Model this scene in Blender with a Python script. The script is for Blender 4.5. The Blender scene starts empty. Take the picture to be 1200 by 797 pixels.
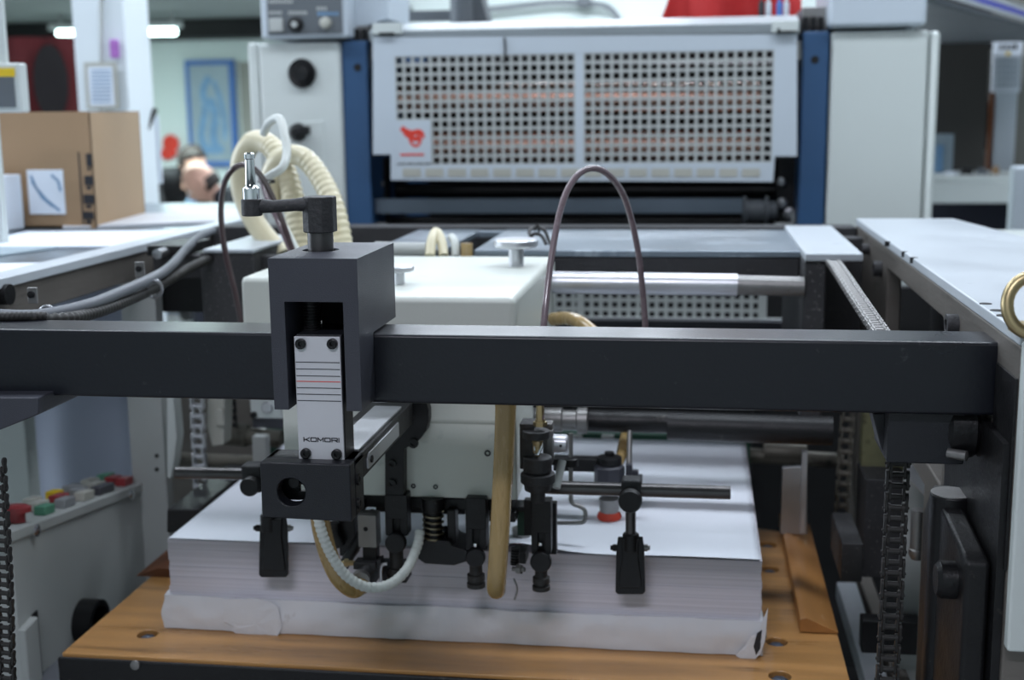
import bpy, bmesh, math, random
from mathutils import Vector, Matrix, noise
random.seed(7)
PI = math.pi
# ------------------------------------------------------------------ camera, light, exposure
AX = Vector((0.9899, -0.0138, 0.1414)); AY = Vector((0.1416, 0.1763, -0.9741)); AZ = Vector((-0.0115, 0.9842, 0.1765))
RC = Matrix((AX, AY, AZ))                      # camera space -> world
CAM = Vector((0, 0, 1.40)); F = 1500.0; CU, CV = 600.0, 398.5
scn = bpy.context.scene
C = scn.collection
cd = bpy.data.cameras.new('camera'); cam = bpy.data.objects.new('camera', cd); C.objects.link(cam)
cam.matrix_world = Matrix.Translation(CAM) @ RC.to_4x4()
cd.sensor_width = 36; cd.lens = F / 1200 * 36; cd.clip_start = 0.02
cd.dof.use_dof = True; cd.dof.focus_distance = 1.27; cd.dof.aperture_fstop = 5.2
scn.camera = cam
w = bpy.data.worlds.new('world'); scn.world = w; w.use_nodes = True
w.node_tree.nodes['Background'].inputs[0].default_value = (0.55, 0.68, 0.85, 1)
w.node_tree.nodes['Background'].inputs[1].default_value = 0.25
scn.view_settings.view_transform = 'Standard'; scn.view_settings.look = 'None'
scn.view_settings.exposure = 0.0; scn.view_settings.gamma = 1
def area(name, loc, sx, sy, power, col, rot=(0, 0, 0)):
    l = bpy.data.lights.new(name, 'AREA'); l.shape = 'RECTANGLE'; l.size = sx; l.size_y = sy; l.energy = power; l.color = col
    o = bpy.data.objects.new(name, l); C.objects.link(o); o.location = loc; o.rotation_euler = rot
    return o
COOL = (0.82, 0.90, 1.0)
for x_, y_, p_ in ((-2.2, 1.9, 36), (0.6, 1.9, 40), (-2.0, 3.7, 46), (1.0, 3.7, 46), (-0.6, 5.6, 70), (2.6, 5.2, 12), (-0.6, 8.0, 170)):
    area('ceiling_tube_light', (x_, y_, 3.1), 2.4, 0.35, p_, COOL)
area('ceiling_tube_light', (-3.4, 7.6, 2.0), 1.6, 0.3, 110, (0.8, 1.0, 0.98))
area('ceiling_tube_light', (-0.44, -0.9, 3.1), 1.2, 0.35, 50, (0.87, 0.88, 1.0))
area('left_fill_light', (-5.4, 2.5, 1.9), 1.2, 3.0, 110, (0.78, 0.88, 1.0), (0, -PI / 2, 0))  # unseen fill lamp added to brighten the left side, not a window

# ------------------------------------------------------------------ helpers
def P(u, v, Y=None, X=None, Z=None):
    r = RC @ Vector((u - CU, -(v - CV), -F))
    if Y is not None: t = (Y - CAM.y) / r.y
    elif Z is not None: t = (Z - CAM.z) / r.z
    else: t = (X - CAM.x) / r.x
    return CAM + r * t
def R(px, Y): return px * Y * 1.01 / F
def pp(pts, Y): return [(P(u, v, Y).x, P(u, v, Y).z) for u, v in pts]
class B:
    def __init__(s): s.bm = bmesh.new()
    def box(s, x0, y0, z0, x1, y1, z1, M=None):
        vs = [s.bm.verts.new(p) for p in ((x0, y0, z0), (x1, y0, z0), (x1, y1, z0), (x0, y1, z0), (x0, y0, z1), (x1, y0, z1), (x1, y1, z1), (x0, y1, z1))]
        if M: 
            for v in vs: v.co = M @ v.co
        for f in ((3, 2, 1, 0), (4, 5, 6, 7), (0, 1, 5, 4), (1, 2, 6, 5), (2, 3, 7, 6), (3, 0, 4, 7)): s.bm.faces.new([vs[i] for i in f])
        return s
    def pbox(s, u0, v0, u1, v1, Y, d):
        um, vm = (u0 + u1) / 2, (v0 + v1) / 2
        return s.box(P(u0, vm, Y).x, Y, P(um, v1, Y).z, P(u1, vm, Y).x, Y + d, P(um, v0, Y).z)
    def tube(s, pts, r, n=12, caps=True, rf=None, up=None):
        pts = [Vector(p) for p in pts]; rings = []; N = None
        for i, p in enumerate(pts):
            t = (pts[min(i + 1, len(pts) - 1)] - pts[max(i - 1, 0)])
            if t.length < 1e-9: t = Vector((0, 0, 1))
            t.normalize()
            if N is None:
                a = up or (Vector((0, 0, 1)) if abs(t.z) < .9 else Vector((1, 0, 0))); N = (a - t * a.dot(t)).normalized()
            else: N = (N - t * N.dot(t)).normalized()
            Bn = t.cross(N); rr = rf(i / (len(pts) - 1)) * r if rf else (r[i] if isinstance(r, (list, tuple)) else r)
            rings.append([s.bm.verts.new(p + N * math.cos(2 * PI * k / n) * rr + Bn * math.sin(2 * PI * k / n) * rr) for k in range(n)])
        for a, b in zip(rings, rings[1:]):
            for k in range(n): s.bm.faces.new((a[k], a[(k + 1) % n], b[(k + 1) % n], b[k]))
        if caps: s.bm.faces.new(rings[0][::-1]); s.bm.faces.new(rings[-1])
        return s
    def cyl(s, p0, p1, r, r2=None, n=24): return s.tube([p0, p1], [r, r if r2 is None else r2], n)
    def stack(s, p, d, prof, n=24):                  # lathe: prof = [(distance along d, radius)]
        d = Vector(d).normalized(); return s.tube2([(Vector(p) + d * a, r) for a, r in prof], d, n)
    def tube2(s, pr, t, n):
        a = Vector((0, 0, 1)) if abs(t.z) < .9 else Vector((1, 0, 0)); N = (a - t * a.dot(t)).normalized(); Bn = t.cross(N); rings = []
        for p, rr in pr: rings.append([s.bm.verts.new(p + (N * math.cos(2 * PI * k / n) + Bn * math.sin(2 * PI * k / n)) * max(rr, 1e-5)) for k in range(n)])
        for a, b in zip(rings, rings[1:]):
            for k in range(n): s.bm.faces.new((a[k], a[(k + 1) % n], b[(k + 1) % n], b[k]))
        s.bm.faces.new(rings[0][::-1]); s.bm.faces.new(rings[-1]); return s
    def prism(s, poly, ax, a, b, holes=()):
        def co(p, h): return {'x': (h, p[0], p[1]), 'y': (p[0], h, p[1]), 'z': (p[0], p[1], h)}[ax]
        if not holes:
            A = [s.bm.verts.new(co(p, a)) for p in poly]; D = [s.bm.verts.new(co(p, b)) for p in poly]
            s.bm.faces.new(A); s.bm.faces.new(D[::-1])
            for i in range(len(A)): j = (i + 1) % len(A); s.bm.faces.new((A[i], D[i], D[j], A[j]))
            return s
        es = []
        for lp in [poly] + list(holes):
            vs = [s.bm.verts.new(co(p, a)) for p in lp]
            es += [s.bm.edges.new((vs[i], vs[(i + 1) % len(vs)])) for i in range(len(vs))]
        g = bmesh.ops.triangle_fill(s.bm, use_beauty=True, use_dissolve=False, edges=es)
        fs = [f for f in g['geom'] if isinstance(f, bmesh.types.BMFace)]
        e = bmesh.ops.extrude_face_region(s.bm, geom=fs)
        k = 'xyz'.index(ax)
        for v in e['geom']:
            if isinstance(v, bmesh.types.BMVert): v.co[k] = b
        s.bm.faces.ensure_lookup_table()
        return s
    def perf(s, xs, zs, Y, d):                       # perforated plate: odd,odd cells are open
        V = {}
        def g(i, j, k):
            if (i, j, k) not in V: V[i, j, k] = s.bm.verts.new((xs[i], Y + d * k, zs[j]))
            return V[i, j, k]
        sol = lambda i, j: 0 <= i < len(xs) - 1 and 0 <= j < len(zs) - 1 and not (i % 2 and j % 2)
        for i in range(len(xs) - 1):
            for j in range(len(zs) - 1):
                if not sol(i, j): continue
                s.bm.faces.new((g(i, j, 0), g(i + 1, j, 0), g(i + 1, j + 1, 0), g(i, j + 1, 0)))
                if not sol(i - 1, j): s.bm.faces.new((g(i, j, 0), g(i, j + 1, 0), g(i, j + 1, 1), g(i, j, 1)))
                if not sol(i + 1, j): s.bm.faces.new((g(i + 1, j, 0), g(i + 1, j, 1), g(i + 1, j + 1, 1), g(i + 1, j + 1, 0)))
                if not sol(i, j - 1): s.bm.faces.new((g(i, j, 0), g(i, j, 1), g(i + 1, j, 1), g(i + 1, j, 0)))
                if not sol(i, j + 1): s.bm.faces.new((g(i, j + 1, 0), g(i + 1, j + 1, 0), g(i + 1, j + 1, 1), g(i, j + 1, 1)))
        return s
    def ball(s, c, r, n=16):
        g = bmesh.ops.create_uvsphere(s.bm, u_segments=n, v_segments=max(6, n * 3 // 4), radius=1)
        rr = r if isinstance(r, (tuple, list)) else (r, r, r)
        for v in g['verts']: v.co = Vector((v.co.x * rr[0], v.co.y * rr[1], v.co.z * rr[2])) + Vector(c)
        return s
    def grid(s, fn, nu, nv):
        V = [[s.bm.verts.new(fn(i / nu, j / nv)) for j in range(nv + 1)] for i in range(nu + 1)]
        for i in range(nu):
            for j in range(nv): s.bm.faces.new((V[i][j], V[i + 1][j], V[i + 1][j + 1], V[i][j + 1]))
        return s
def curve(pts, k=8):
    pts = [Vector(p) for p in pts]; out = []
    e = [pts[0] * 2 - pts[1]] + pts + [pts[-1] * 2 - pts[-2]]
    for i in range(1, len(e) - 2):
        for j in range(k):
            t = j / k; a, b, c, d = e[i - 1:i + 3]
            out.append(.5 * ((2 * b) + (c - a) * t + (2 * a - 5 * b + 4 * c - d) * t * t + (3 * b - a - 3 * c + d) * t ** 3))
    out.append(pts[-1]); return out
def resample(pts, step):
    out = [pts[0].copy()]; acc = 0
    for a, b in zip(pts, pts[1:]):
        L = (b - a).length; 
        while acc + L >= step:
            t = (step - acc) / L; a = a.lerp(b, t); out.append(a.copy()); L = (b - a).length; acc = 0
        acc += L
    return out
def pc(lst, k=8): return curve([P(u, v, Y) for u, v, Y in lst], k)
ROOTS = []
def obj(name, b, m, parent=None, bev=0, kind=None, label=None, smooth=True, solid=0, rounded=0):
    me = bpy.data.meshes.new(name); bmesh.ops.recalc_face_normals(b.bm, faces=b.bm.faces) if not solid else None
    b.bm.to_mesh(me); b.bm.free(); me.materials.append(M[m])
    if smooth:
        for p in me.polygons: p.use_smooth = True
        me.set_sharp_from_angle(angle=math.radians(38))
    o = bpy.data.objects.new(name, me); C.objects.link(o); o.parent = parent
    if solid: md = o.modifiers.new('thickness', 'SOLIDIFY'); md.thickness = solid; md.offset = 0
    if bev: md = o.modifiers.new('bevel', 'BEVEL'); md.width = bev; md.segments = 2 if bev < .01 else 4; md.limit_method = 'ANGLE'; md.angle_limit = math.radians(40); md.harden_normals = True
    if kind: o['kind'] = kind
    if label: o['label'] = label
    return o
def thing(name, label, cat, group=None):
    o = bpy.data.objects.new(name, None); C.objects.link(o); o.empty_display_size = .05
    o['label'] = label; o['category'] = cat
    if group: o['group'] = group
    ROOTS.append(o); return o
def tag(o, label, cat, group=None):
    o['label'] = label; o['category'] = cat
    if group: o['group'] = group
    return o
def one(name, b, m, label, cat, group=None, **k): o = tag(obj(name, b, m, **k), label, cat, group); ROOTS.append(o); return o
def struct(name, b, m, parent=None, bev=0): return obj(name, b, m, parent, bev, kind=None if parent else 'structure')
def finish():
    bpy.context.view_layer.update()
    for r in ROOTS:
        ob = [r] + list(r.children_recursive); pts = []
        for o in ob:
            if o.type == 'MESH': pts += [o.matrix_world @ v.co for v in o.data.vertices]
        if not pts: continue
        base = Vector(((min(p.x for p in pts) + max(p.x for p in pts)) / 2, (min(p.y for p in pts) + max(p.y for p in pts)) / 2, min(p.z for p in pts)))
        if r.type == 'EMPTY':
            r.location = base
            for c in r.children: c.location = c.location - base
        else: r.data.transform(Matrix.Translation(-base)); r.location = base; [setattr(c, 'location', c.location - base) for c in r.children]

# ------------------------------------------------------------------ materials
M = {}
def mat(name, col, rough=.5, metal=0, var=.12, vs=12, bump=0, bs=80, spot=None, spots=0, ss=30, coat=0, emit=0, stretch=None, alpha=1, trans=0, ior=1.45):
    m = bpy.data.materials.new(name); m.use_nodes = True; nt = m.node_tree; N = nt.nodes; L = nt.links; b = N['Principled BSDF']
    tc = N.new('ShaderNodeTexCoord'); mp = N.new('ShaderNodeMapping'); L.new(tc.outputs['Object'], mp.inputs[0])
    if stretch: mp.inputs['Scale'].default_value = stretch
    n1 = N.new('ShaderNodeTexNoise'); n1.inputs['Scale'].default_value = vs; n1.inputs['Detail'].default_value = 6; L.new(mp.outputs[0], n1.inputs['Vector'])
    mx = N.new('ShaderNodeMix'); mx.data_type = 'RGBA'
    mx.inputs[6].default_value = (*[c * (1 - var) for c in col], 1); mx.inputs[7].default_value = (*[min(1, c * (1 + var)) for c in col], 1)
    L.new(n1.outputs['Fac'], mx.inputs[0]); out = mx.outputs[2]
    if spots:
        n2 = N.new('ShaderNodeTexNoise'); n2.inputs['Scale'].default_value = ss; n2.inputs['Detail'].default_value = 8; n2.inputs['Roughness'].default_value = .65; L.new(mp.outputs[0], n2.inputs['Vector'])
        cr = N.new('ShaderNodeMapRange'); cr.inputs[1].default_value = .72 - spots * .3; cr.inputs[2].default_value = .80 - spots * .15; L.new(n2.outputs['Fac'], cr.inputs[0])
        m2 = N.new('ShaderNodeMix'); m2.data_type = 'RGBA'; m2.inputs[7].default_value = (*spot, 1); L.new(cr.outputs[0], m2.inputs[0]); L.new(out, m2.inputs[6]); out = m2.outputs[2]
    L.new(out, b.inputs['Base Color'])
    b.inputs['Metallic'].default_value = metal; b.inputs['Coat Weight'].default_value = coat; b.inputs['IOR'].default_value = ior
    rr = N.new('ShaderNodeMapRange'); rr.inputs[3].default_value = max(.03, rough - .1); rr.inputs[4].default_value = min(1, rough + .12); L.new(n1.outputs['Fac'], rr.inputs[0]); L.new(rr.outputs[0], b.inputs['Roughness'])
    if trans: b.inputs['Transmission Weight'].default_value = trans
    if bump:
        n3 = N.new('ShaderNodeTexNoise'); n3.inputs['Scale'].default_value = bs; n3.inputs['Detail'].default_value = 4; L.new(mp.outputs[0], n3.inputs['Vector'])
        bp = N.new('ShaderNodeBump'); bp.inputs['Strength'].default_value = bump; bp.inputs['Distance'].default_value = .002; L.new(n3.outputs['Fac'], bp.inputs['Height']); L.new(bp.outputs[0], b.inputs['Normal'])
    if emit: b.inputs['Emission Color'].default_value = (*col, 1); b.inputs['Emission Strength'].default_value = emit
    M[name] = m; return m
mat('beam_paint', (.0065, .0075, .012), .30, 0, .2, 6, .08, 300, (.05, .05, .055), .22, 60)
mat('bracket_paint', (.045, .047, .060), .36, 0, .12, 8, .25, 900, (.13, .13, .14), .15, 50)
mat('block_paint', (.011, .012, .016), .38, 0, .2, 8, .3, 900)
mat('cast_iron', (.045, .045, .048), .55, .3, .35, 30, .6, 200, (.12, .11, .10), .35, 60)
mat('black_iron', (.009, .009, .010), .42, .2, .4, 30, .3, 200, (.07, .065, .06), .3, 70)
mat('black_part', (.006, .006, .007), .40, .1, .3, 30, .2, 200, (.05, .05, .05), .25, 90)
mat('speckled_iron', (.05, .05, .053), .6, .2, .3, 20, .3, 200, (.3, .3, .28), .42, 160)
mat('greasy_iron', (.16, .15, .125), .5, .4, .4, 14, .5, 90, (.02, .02, .02), .6, 22)
mat('dusty_green', (.20, .20, .11), .9, 0, .4, 30, 1, 120, (.05, .05, .03), .5, 30)
mat('white_enamel', (.60, .645, .63), .38, 0, .05, 3, .05, 200, (.45, .47, .44), .1, 9)
mat('grey_enamel', (.52, .58, .64), .42, 0, .06, 3, 0, 200, (.38, .42, .46), .16, 12)
mat('cover_enamel', (.64, .67, .62), .38, 0, .06, 5, .08, 300, (.40, .44, .42), .24, 14)
mat('hammered_white', (.50, .54, .58), .40, .1, .1, 8, .1, 300, (.35, .38, .42), .28, 16)
mat('panel_grey', (.43, .45, .44), .5, 0, .07, 5, 0, 100, (.18, .19, .18), .2, 12)
mat('post_grey', (.40, .42, .41), .5, 0, .08, 5)
mat('blue_paint', (.030, .085, .19), .42, 0, .12, 5, .1, 100, (.02, .05, .12), .2, 14)
mat('steel', (.42, .43, .45), .33, .9, .18, 20, .1, 300, (.18, .17, .16), .25, 40)
mat('dull_steel', (.26, .255, .25), .42, .8, .3, 14, .2, 120, (.10, .09, .08), .35, 25)
mat('worn_table', (.20, .24, .28), .32, .55, .35, 7, .15, 90, (.5, .56, .62), .5, 10)
mat('frame_side', (.17, .155, .14), .55, .5, .3, 10, .3, 80, (.09, .08, .07), .4, 18, stretch=(1, .4, 2))
mat('aluminium', (.60, .61, .64), .35, .85, .1, 30, .1, 300)
mat('plate_silver', (.60, .60, .63), .42, .25, .05, 10, .1, 300, (.35, .27, .2), .14, 60)
mat('bolt_blue', (.10, .12, .16), .4, .6, .3, 60)
mat('hood_enamel', (.40, .44, .46), .45, 0, .08, 4)
mat('chrome', (.80, .81, .83), .12, 1, .05, 10)
mat('brass', (.45, .36, .20), .35, .9, .2, 30)
mat('spring_steel', (.36, .32, .22), .3, .9, .2, 40)
mat('gunmetal_rod', (.10, .095, .095), .30, .8, .3, 30, .1, 200)
mat('wood', (.46, .235, .078), .30, 0, .45, 5, .2, 60, (.20, .095, .03), .45, 4, coat=.35, stretch=(1.2, 9, 9))
mat('wood_pale', (.42, .19, .055), .40, 0, .25, 6, .2, 60, (.62, .50, .36), .35, 6, coat=.2, stretch=(7, 1.2, 7))
mat('wood_red', (.16, .055, .02), .6, 0, .3, 20)
mat('paper', (.80, .83, .90), .75, 0, .02, 4)
mat('wrapper', (.68, .685, .72), .6, 0, .06, 9, 1, 26, (.36, .31, .28), .24, 16)
mat('white_paper', (.75, .80, .88), .8, 0, .05, 10)
mat('amber_hose', (.37, .255, .105), .25, 0, .30, 14, .1, 60, (.17, .115, .045), .45, 14, coat=.5, stretch=(5, 5, .7))
mat('cream_hose', (.66, .60, .42), .38, 0, .12, 8, 0, 60, (.55, .42, .14), .45, 7, coat=.2)
mat('white_hose', (.60, .63, .60), .4, 0, .1, 20)
mat('lilac_tube', (.17, .125, .14), .25, 0, .15, 20, coat=.6)
mat('brown_tube', (.055, .032, .035), .3, 0, .15, 20, coat=.5)
mat('grey_cable', (.14, .15, .17), .45, 0, .15, 20)
mat('black_rubber', (.020, .019, .018), .5, 0, .3, 40, 0, 80, (.09, .08, .07), .3, 60)
mat('red_rubber', (.52, .055, .03), .5, 0, .15, 20)
mat('copper', (.85, .50, .38), .26, .85, .15, 30)
mat('roller_blue', (.17, .21, .26), .35, .6, .2, 6)
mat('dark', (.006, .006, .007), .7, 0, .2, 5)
mat('dark_green', (.02, .07, .045), .5, 0, .2, 9)
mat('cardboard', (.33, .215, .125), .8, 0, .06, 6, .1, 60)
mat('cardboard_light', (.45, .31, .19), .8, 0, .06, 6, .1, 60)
mat('ink', (.02, .02, .025), .6, 0, .1)
mat('red_ink', (.70, .05, .03), .6, 0, .1)
mat('blue_ink', (.06, .16, .45), .6, 0, .25, 25)
mat('blue_wash', (.16, .30, .48), .6, 0, .4, 14, 0, 60, (.45, .55, .60), .5, 9)
mat('poster_paper', (.30, .37, .42), .6, 0, .12, 9)
mat('yellow', (.75, .52, .02), .6, 0, .1)
mat('purple', (.40, .15, .50), .6, 0, .1)
mat('red_cloth', (.50, .028, .028), .8, 0, .15, 4)
mat('maroon_cloth', (.075, .006, .008), .85, 0, .2, 4)
mat('black_print', (.007, .005, .006), .85, 0, .2, 8)
mat('wall_paint', (.72, .80, .78), .8, 0, .06, 2, 0, 60, (.45, .50, .48), .2, 1.5)
mat('ceiling_paint', (.20, .22, .22), .9, 0, .1, 2)
mat('floor_paint', (.34, .34, .34), .6, 0, .25, 3)
mat('pillar_paint', (.76, .82, .86), .6, 0, .05, 3)
mat('nook_board', (.05, .047, .043), .8, 0, .2, 6, stretch=(6, 1, .5))
mat('nook_wall', (.22, .22, .20), .8, 0, .25, 3, 0, 60, (.08, .08, .08), .35, 3)
mat('console_grey', (.12, .135, .15), .5, 0, .08)
mat('purple_edge', (.10, .11, .55), .4, 0, .1)
mat('sheet_cloth', (.50, .54, .66), .8, 0, .08, 3)
mat('button_green', (.09, .26, .17), .4); mat('button_red', (.30, .04, .045), .35); mat('button_grey', (.25, .26, .27), .4); mat('button_dark', (.06, .06, .07), .4)
mat('button_pale', (.45, .45, .40), .4)
mat('skin', (.58, .34, .26), .5, 0, .08); mat('dark_hair', (.018, .012, .010), .6, 0, .3, 60, .5, 200)
mat('navy_jacket', (.012, .014, .024), .85, 0, .2, 20); mat('black_jacket', (.008, .008, .010), .85, 0, .2, 20)
mat('eye_white', (.7, .7, .68), .3)
mat('tube_glow', (.75, 1, .97), .4, emit=9)
# paper edges: fine horizontal sheet lines
def sheets_mat():
    m = mat('sheet_edges', (.60, .575, .63), .8, 0, .03, 3); nt = m.node_tree; N = nt.nodes; L = nt.links; b = N['Principled BSDF']
    tc = N.new('ShaderNodeTexCoord'); mp = N.new('ShaderNodeMapping'); mp.inputs['Scale'].default_value = (1.2, 1.2, 1); L.new(tc.outputs['Object'], mp.inputs[0])
    n = N.new('ShaderNodeTexNoise'); n.inputs['Scale'].default_value = 1; n.inputs['Detail'].default_value = 5; mp.inputs['Scale'].default_value = (1.5, 1.5, 420); L.new(mp.outputs[0], n.inputs['Vector'])
    old = b.inputs['Base Color'].links[0].from_socket; cr = N.new('ShaderNodeMapRange'); cr.inputs[1].default_value = .3; cr.inputs[2].default_value = .7; cr.inputs[3].default_value = .86; cr.inputs[4].default_value = 1.06; L.new(n.outputs['Fac'], cr.inputs[0])
    v = N.new('ShaderNodeVectorMath'); v.operation = 'SCALE'; L.new(old, v.inputs[0]); L.new(cr.outputs[0], v.inputs['Scale']); L.new(v.outputs[0], b.inputs['Base Color'])
    bp = N.new('ShaderNodeBump'); bp.inputs['Strength'].default_value = .3; bp.inputs['Distance'].default_value = .0006; L.new(n.outputs['Fac'], bp.inputs['Height']); L.new(bp.outputs[0], b.inputs['Normal'])
sheets_mat()

# ------------------------------------------------------------------ setting
struct('floor', B().box(-6, -3, -.1, 5, 10.1, 0), 'floor_paint')
struct('ceiling', B().box(-6, -3, 3.2, 5, 10.1, 3.3), 'ceiling_paint')
wb = struct('wall_back', B().box(-6, 10, 0, 5, 10.1, 3.2), 'wall_paint')
struct('wall_left', B().box(-6.1, -3, 0, -6, 10.1, 3.2), 'wall_paint')
struct('wall_right', B().box(5, -3, 0, 5.1, 10.1, 3.2), 'wall_paint')
struct('wall_front', B().box(-6, -3.1, 0, 5, -3, 3.2), 'wall_paint')
struct('trim_mezzanine_soffit', B().box(-6, 6.2, 2.12, -2.2, 10, 2.2), 'ceiling_paint')
struct('trim_roof_beam', B().box(-6, 9.6, 1.98, -2.9, 9.98, 2.11), 'dark')

# ------------------------------------------------------------------ pile board, reams and paper
ZB, ZP = .727, .85
bl = P(74, 765, Z=ZB); br = P(1006, 800, Z=ZB); YF = bl.y; XL, XR = bl.x - .002, P(983, 748, Z=ZB).x; YBK = P(960, 630, Z=ZB).y
board = thing('pile_board', 'varnished wooden pile board with black steel front edge under the paper stack', 'board')
def circ(x, y, rx, n=20): return [(x + rx * math.cos(2 * PI * k / n), y + rx * math.sin(2 * PI * k / n)) for k in range(n)]
hp = [P(u, v, Z=ZB) for u, v in ((902, 667), (910, 752), (914, 792), (900, 638), (173, 743))]
obj('board', B().prism([(XL, YF), (XR, YF), (XR, 2.02), (XR - .03, YBK + .02), (XR - .09, YBK + .04), (XL, YBK + .04)], 'z', ZB - .03, ZB, [circ(p.x, p.y, .0135) for p in hp]), 'wood', board, .0015)
obj('steel_edge', B().box(XL - .004, YF - .006, ZB - .058, XR + .004, YF + .0, ZB - .004), 'black_iron', board, .003)
for p in hp:
    o = obj('bolt', B().cyl((p.x, p.y, ZB - .04), (p.x, p.y, ZB - .008), .0133).stack((p.x, p.y, ZB - .008), (0, 0, 1), [(0, .009), (.004, .009), (.005, .007)], 6), 'bolt_blue', board)
p = P(159, 779, Y=YF - .006)
obj('screw', B().stack((p.x, p.y, p.z), (0, -1, 0), [(0, .006), (.003, .006), (.004, .003)], 16), 'dull_steel', board)
for u, v in ((495, 797), (740, 797)): pass
wz = B(); a0 = P(925, 622, Z=ZB + .02); a1 = P(943, 735, Z=ZB + .018); x0, x1 = a1.x - .004, P(982, 742, Z=ZB).x
wz.prism([(x0, ZB + .001), (x1, ZB + .001), (x1, ZB + .003), (x0 + .008, ZB + .021), (x0, ZB + .019)], 'y', P(943, 742, Z=ZB).y, 2.05)
o = obj('wedge', wz, 'wood_pale', None, .001); tag(o, 'orange-brown wooden wedge lying on the right edge of the pile board', 'wedge'); ROOTS.append(o)
wz = B(); a = P(195, 668, Z=ZB); wz.prism([(a.x - .035, ZB), (a.x + .06, ZB), (a.x + .06, ZB + .012), (a.x, ZB + .014)], 'y', a.y - .03, 2.0)
one('wedge', wz, 'wood_red', 'dark red-brown wedge at the left edge of the pile board', 'wedge')
YE = 1.53; PL, PR, PB = -.684, .0855, 2.1
def rag(p, s, a): return a * noise.noise(Vector(p) * s)
def wrapped():
    b = B(); x0, x1, y0, y1, z0, z1 = PL - .008, PR + .004, YE - .004, PB, ZB + .001, .7735
    def side(t):                                     # perimeter
        W, D = x1 - x0, y1 - y0; L = 2 * (W + D); s = t * L
        if s < W: return (x0 + s, y0)
        s -= W
        if s < D: return (x1, y0 + s)
        s -= D
        if s < W: return (x1 - s, y1)
        return (x0, y1 - (s - W))
    def fn(u, v):
        x, y = side(u % 1); q = Vector((x, y, v * .1))
        k = .0035 * noise.noise(q * 14) + .0035 * noise.noise(Vector((q.x, q.y, v * .06)) * 38)
        bulge = .002 * math.sin(v * PI)
        cx, cy = (x0 + x1) / 2, (y0 + y1) / 2
        dx = 1 if x > cx else -1; dy = 1 if y > cy else -1
        return Vector((x + (dx * (k + bulge) if abs(abs(x - cx) - (x1 - x0) / 2) < 1e-4 else 0), y + (dy * (k * .6 + bulge) if abs(abs(y - cy) - (y1 - y0) / 2) < 1e-4 else 0), z0 + (z1 - z0) * v + .0015 * noise.noise(q * 20) * v))
    b.grid(fn, 420, 10); bmesh.ops.remove_doubles(b.bm, verts=b.bm.verts, dist=1e-5)
    es = [e for e in b.bm.edges if e.is_boundary]; bmesh.ops.contextual_create(b.bm, geom=[e for e in es if e.verts[0].co.z > .76]); bmesh.ops.contextual_create(b.bm, geom=[e for e in b.bm.edges if e.is_boundary])
    return b
ream = thing('wrapped_ream', 'ream in torn off-white wrapping paper at the bottom of the paper stack', 'ream')
obj('wrapping', wrapped(), 'wrapper', ream)
def flap(pts, y, bul=.004, n=5):
    b = B(); q = [P(u, v, Y=y) for u, v in pts]; c = sum(q, Vector()) / len(q)
    cv = b.bm.verts.new(c + Vector((0, -bul, 0))); mid = [b.bm.verts.new(c.lerp(p, .6) + Vector((0, -bul * (.6 + random.random()), 0))) for p in q]; vs = [b.bm.verts.new(p + Vector((0, -bul * random.random(), 0))) for p in q]
    for i in range(len(q)):
        j = (i + 1) % len(q); b.bm.faces.new((cv, mid[i], mid[j])); b.bm.faces.new((mid[i], vs[i], vs[j], mid[j]))
    return b
obj('torn_flap', flap([(262, 703), (300, 701), (318, 705), (326, 712), (329, 724), (331, 735), (325, 746), (318, 748), (312, 743), (307, 747), (297, 744), (288, 746), (279, 744), (272, 739), (274, 734), (262, 728)], YE - .0085, .0012, 9), 'wrapper', ream, smooth=False, solid=.0004)
obj('torn_flap', flap([(888, 742), (896, 722), (900, 712), (898, 735), (896, 752), (891, 766), (880, 777), (871, 774), (862, 768), (872, 758), (880, 745)], YE - .0095, .0012), 'wrapper', ream, smooth=False, solid=.0004)
obj('torn_inside', B().prism(pp([(887, 742), (893, 738), (891, 760), (886, 768), (883, 758)], YE - .011), 'y', YE - .0112, YE - .0108), 'ink', ream)
stack = thing('paper_stack', 'tall stack of large white paper sheets under the suction head', 'paper')
zs = [.7735, .7790, .7845, .7905, .7985, .8060, .8130, .8215, .8290, .8365, .8440, ZP]
for i, (z0, z1) in enumerate(zip(zs, zs[1:])):
    j = random.uniform(-.0013, .0013); k = random.uniform(-.0007, .0007)
    if i >= 7: j *= .4
    obj('sheet_bundle', B().box(PL + j, YE + k + .001, z0 + .00005, PR + j, PB, z1 - .00005), 'sheet_edges', stack)
xs_ = P(632, 648, Y=YE).x
def tops(u, v):
    x = PL + .002 + (PR - PL - .004) * u; y = YE + .001 + (PB - YE) * v * v
    g = math.exp(-((x - xs_ + .03) / .055) ** 2) * math.exp(-(y - YE) / .05) * .011
    g2 = .0015 * math.sin(x * 14 + y * 5) * math.exp(-(y - YE) / .3)
    return Vector((x, y, ZP + .0012 + g + max(0, g2)))
one('paper_sheet', B().grid(tops, 90, 30), 'paper', 'topmost white sheet being lifted at its rear edge by the suckers', 'paper', solid=.0004)

# ------------------------------------------------------------------ feeder: beam, side frames
YBm = 1.222; zt = P(600, 394, Y=YBm).z; zb = P(600, 476, Y=YBm).z
beam = thing('crossbar', 'long black square steel crossbar spanning the feeder in the foreground', 'beam')
xr = P(1183, 440, Y=YBm).x
obj('bar', B().box(-1.05, YBm, zb, xr, YBm + .065, zt), 'beam_paint', beam, .004)
for u in (20,):
    b = B().prism(pp([(-60, 466), (45, 466), (45, 486), (-5, 506), (-60, 520)], 1.19), 'y', 1.19, 1.29); obj('end_bracket', b, 'bracket_paint', beam, .002)
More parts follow.
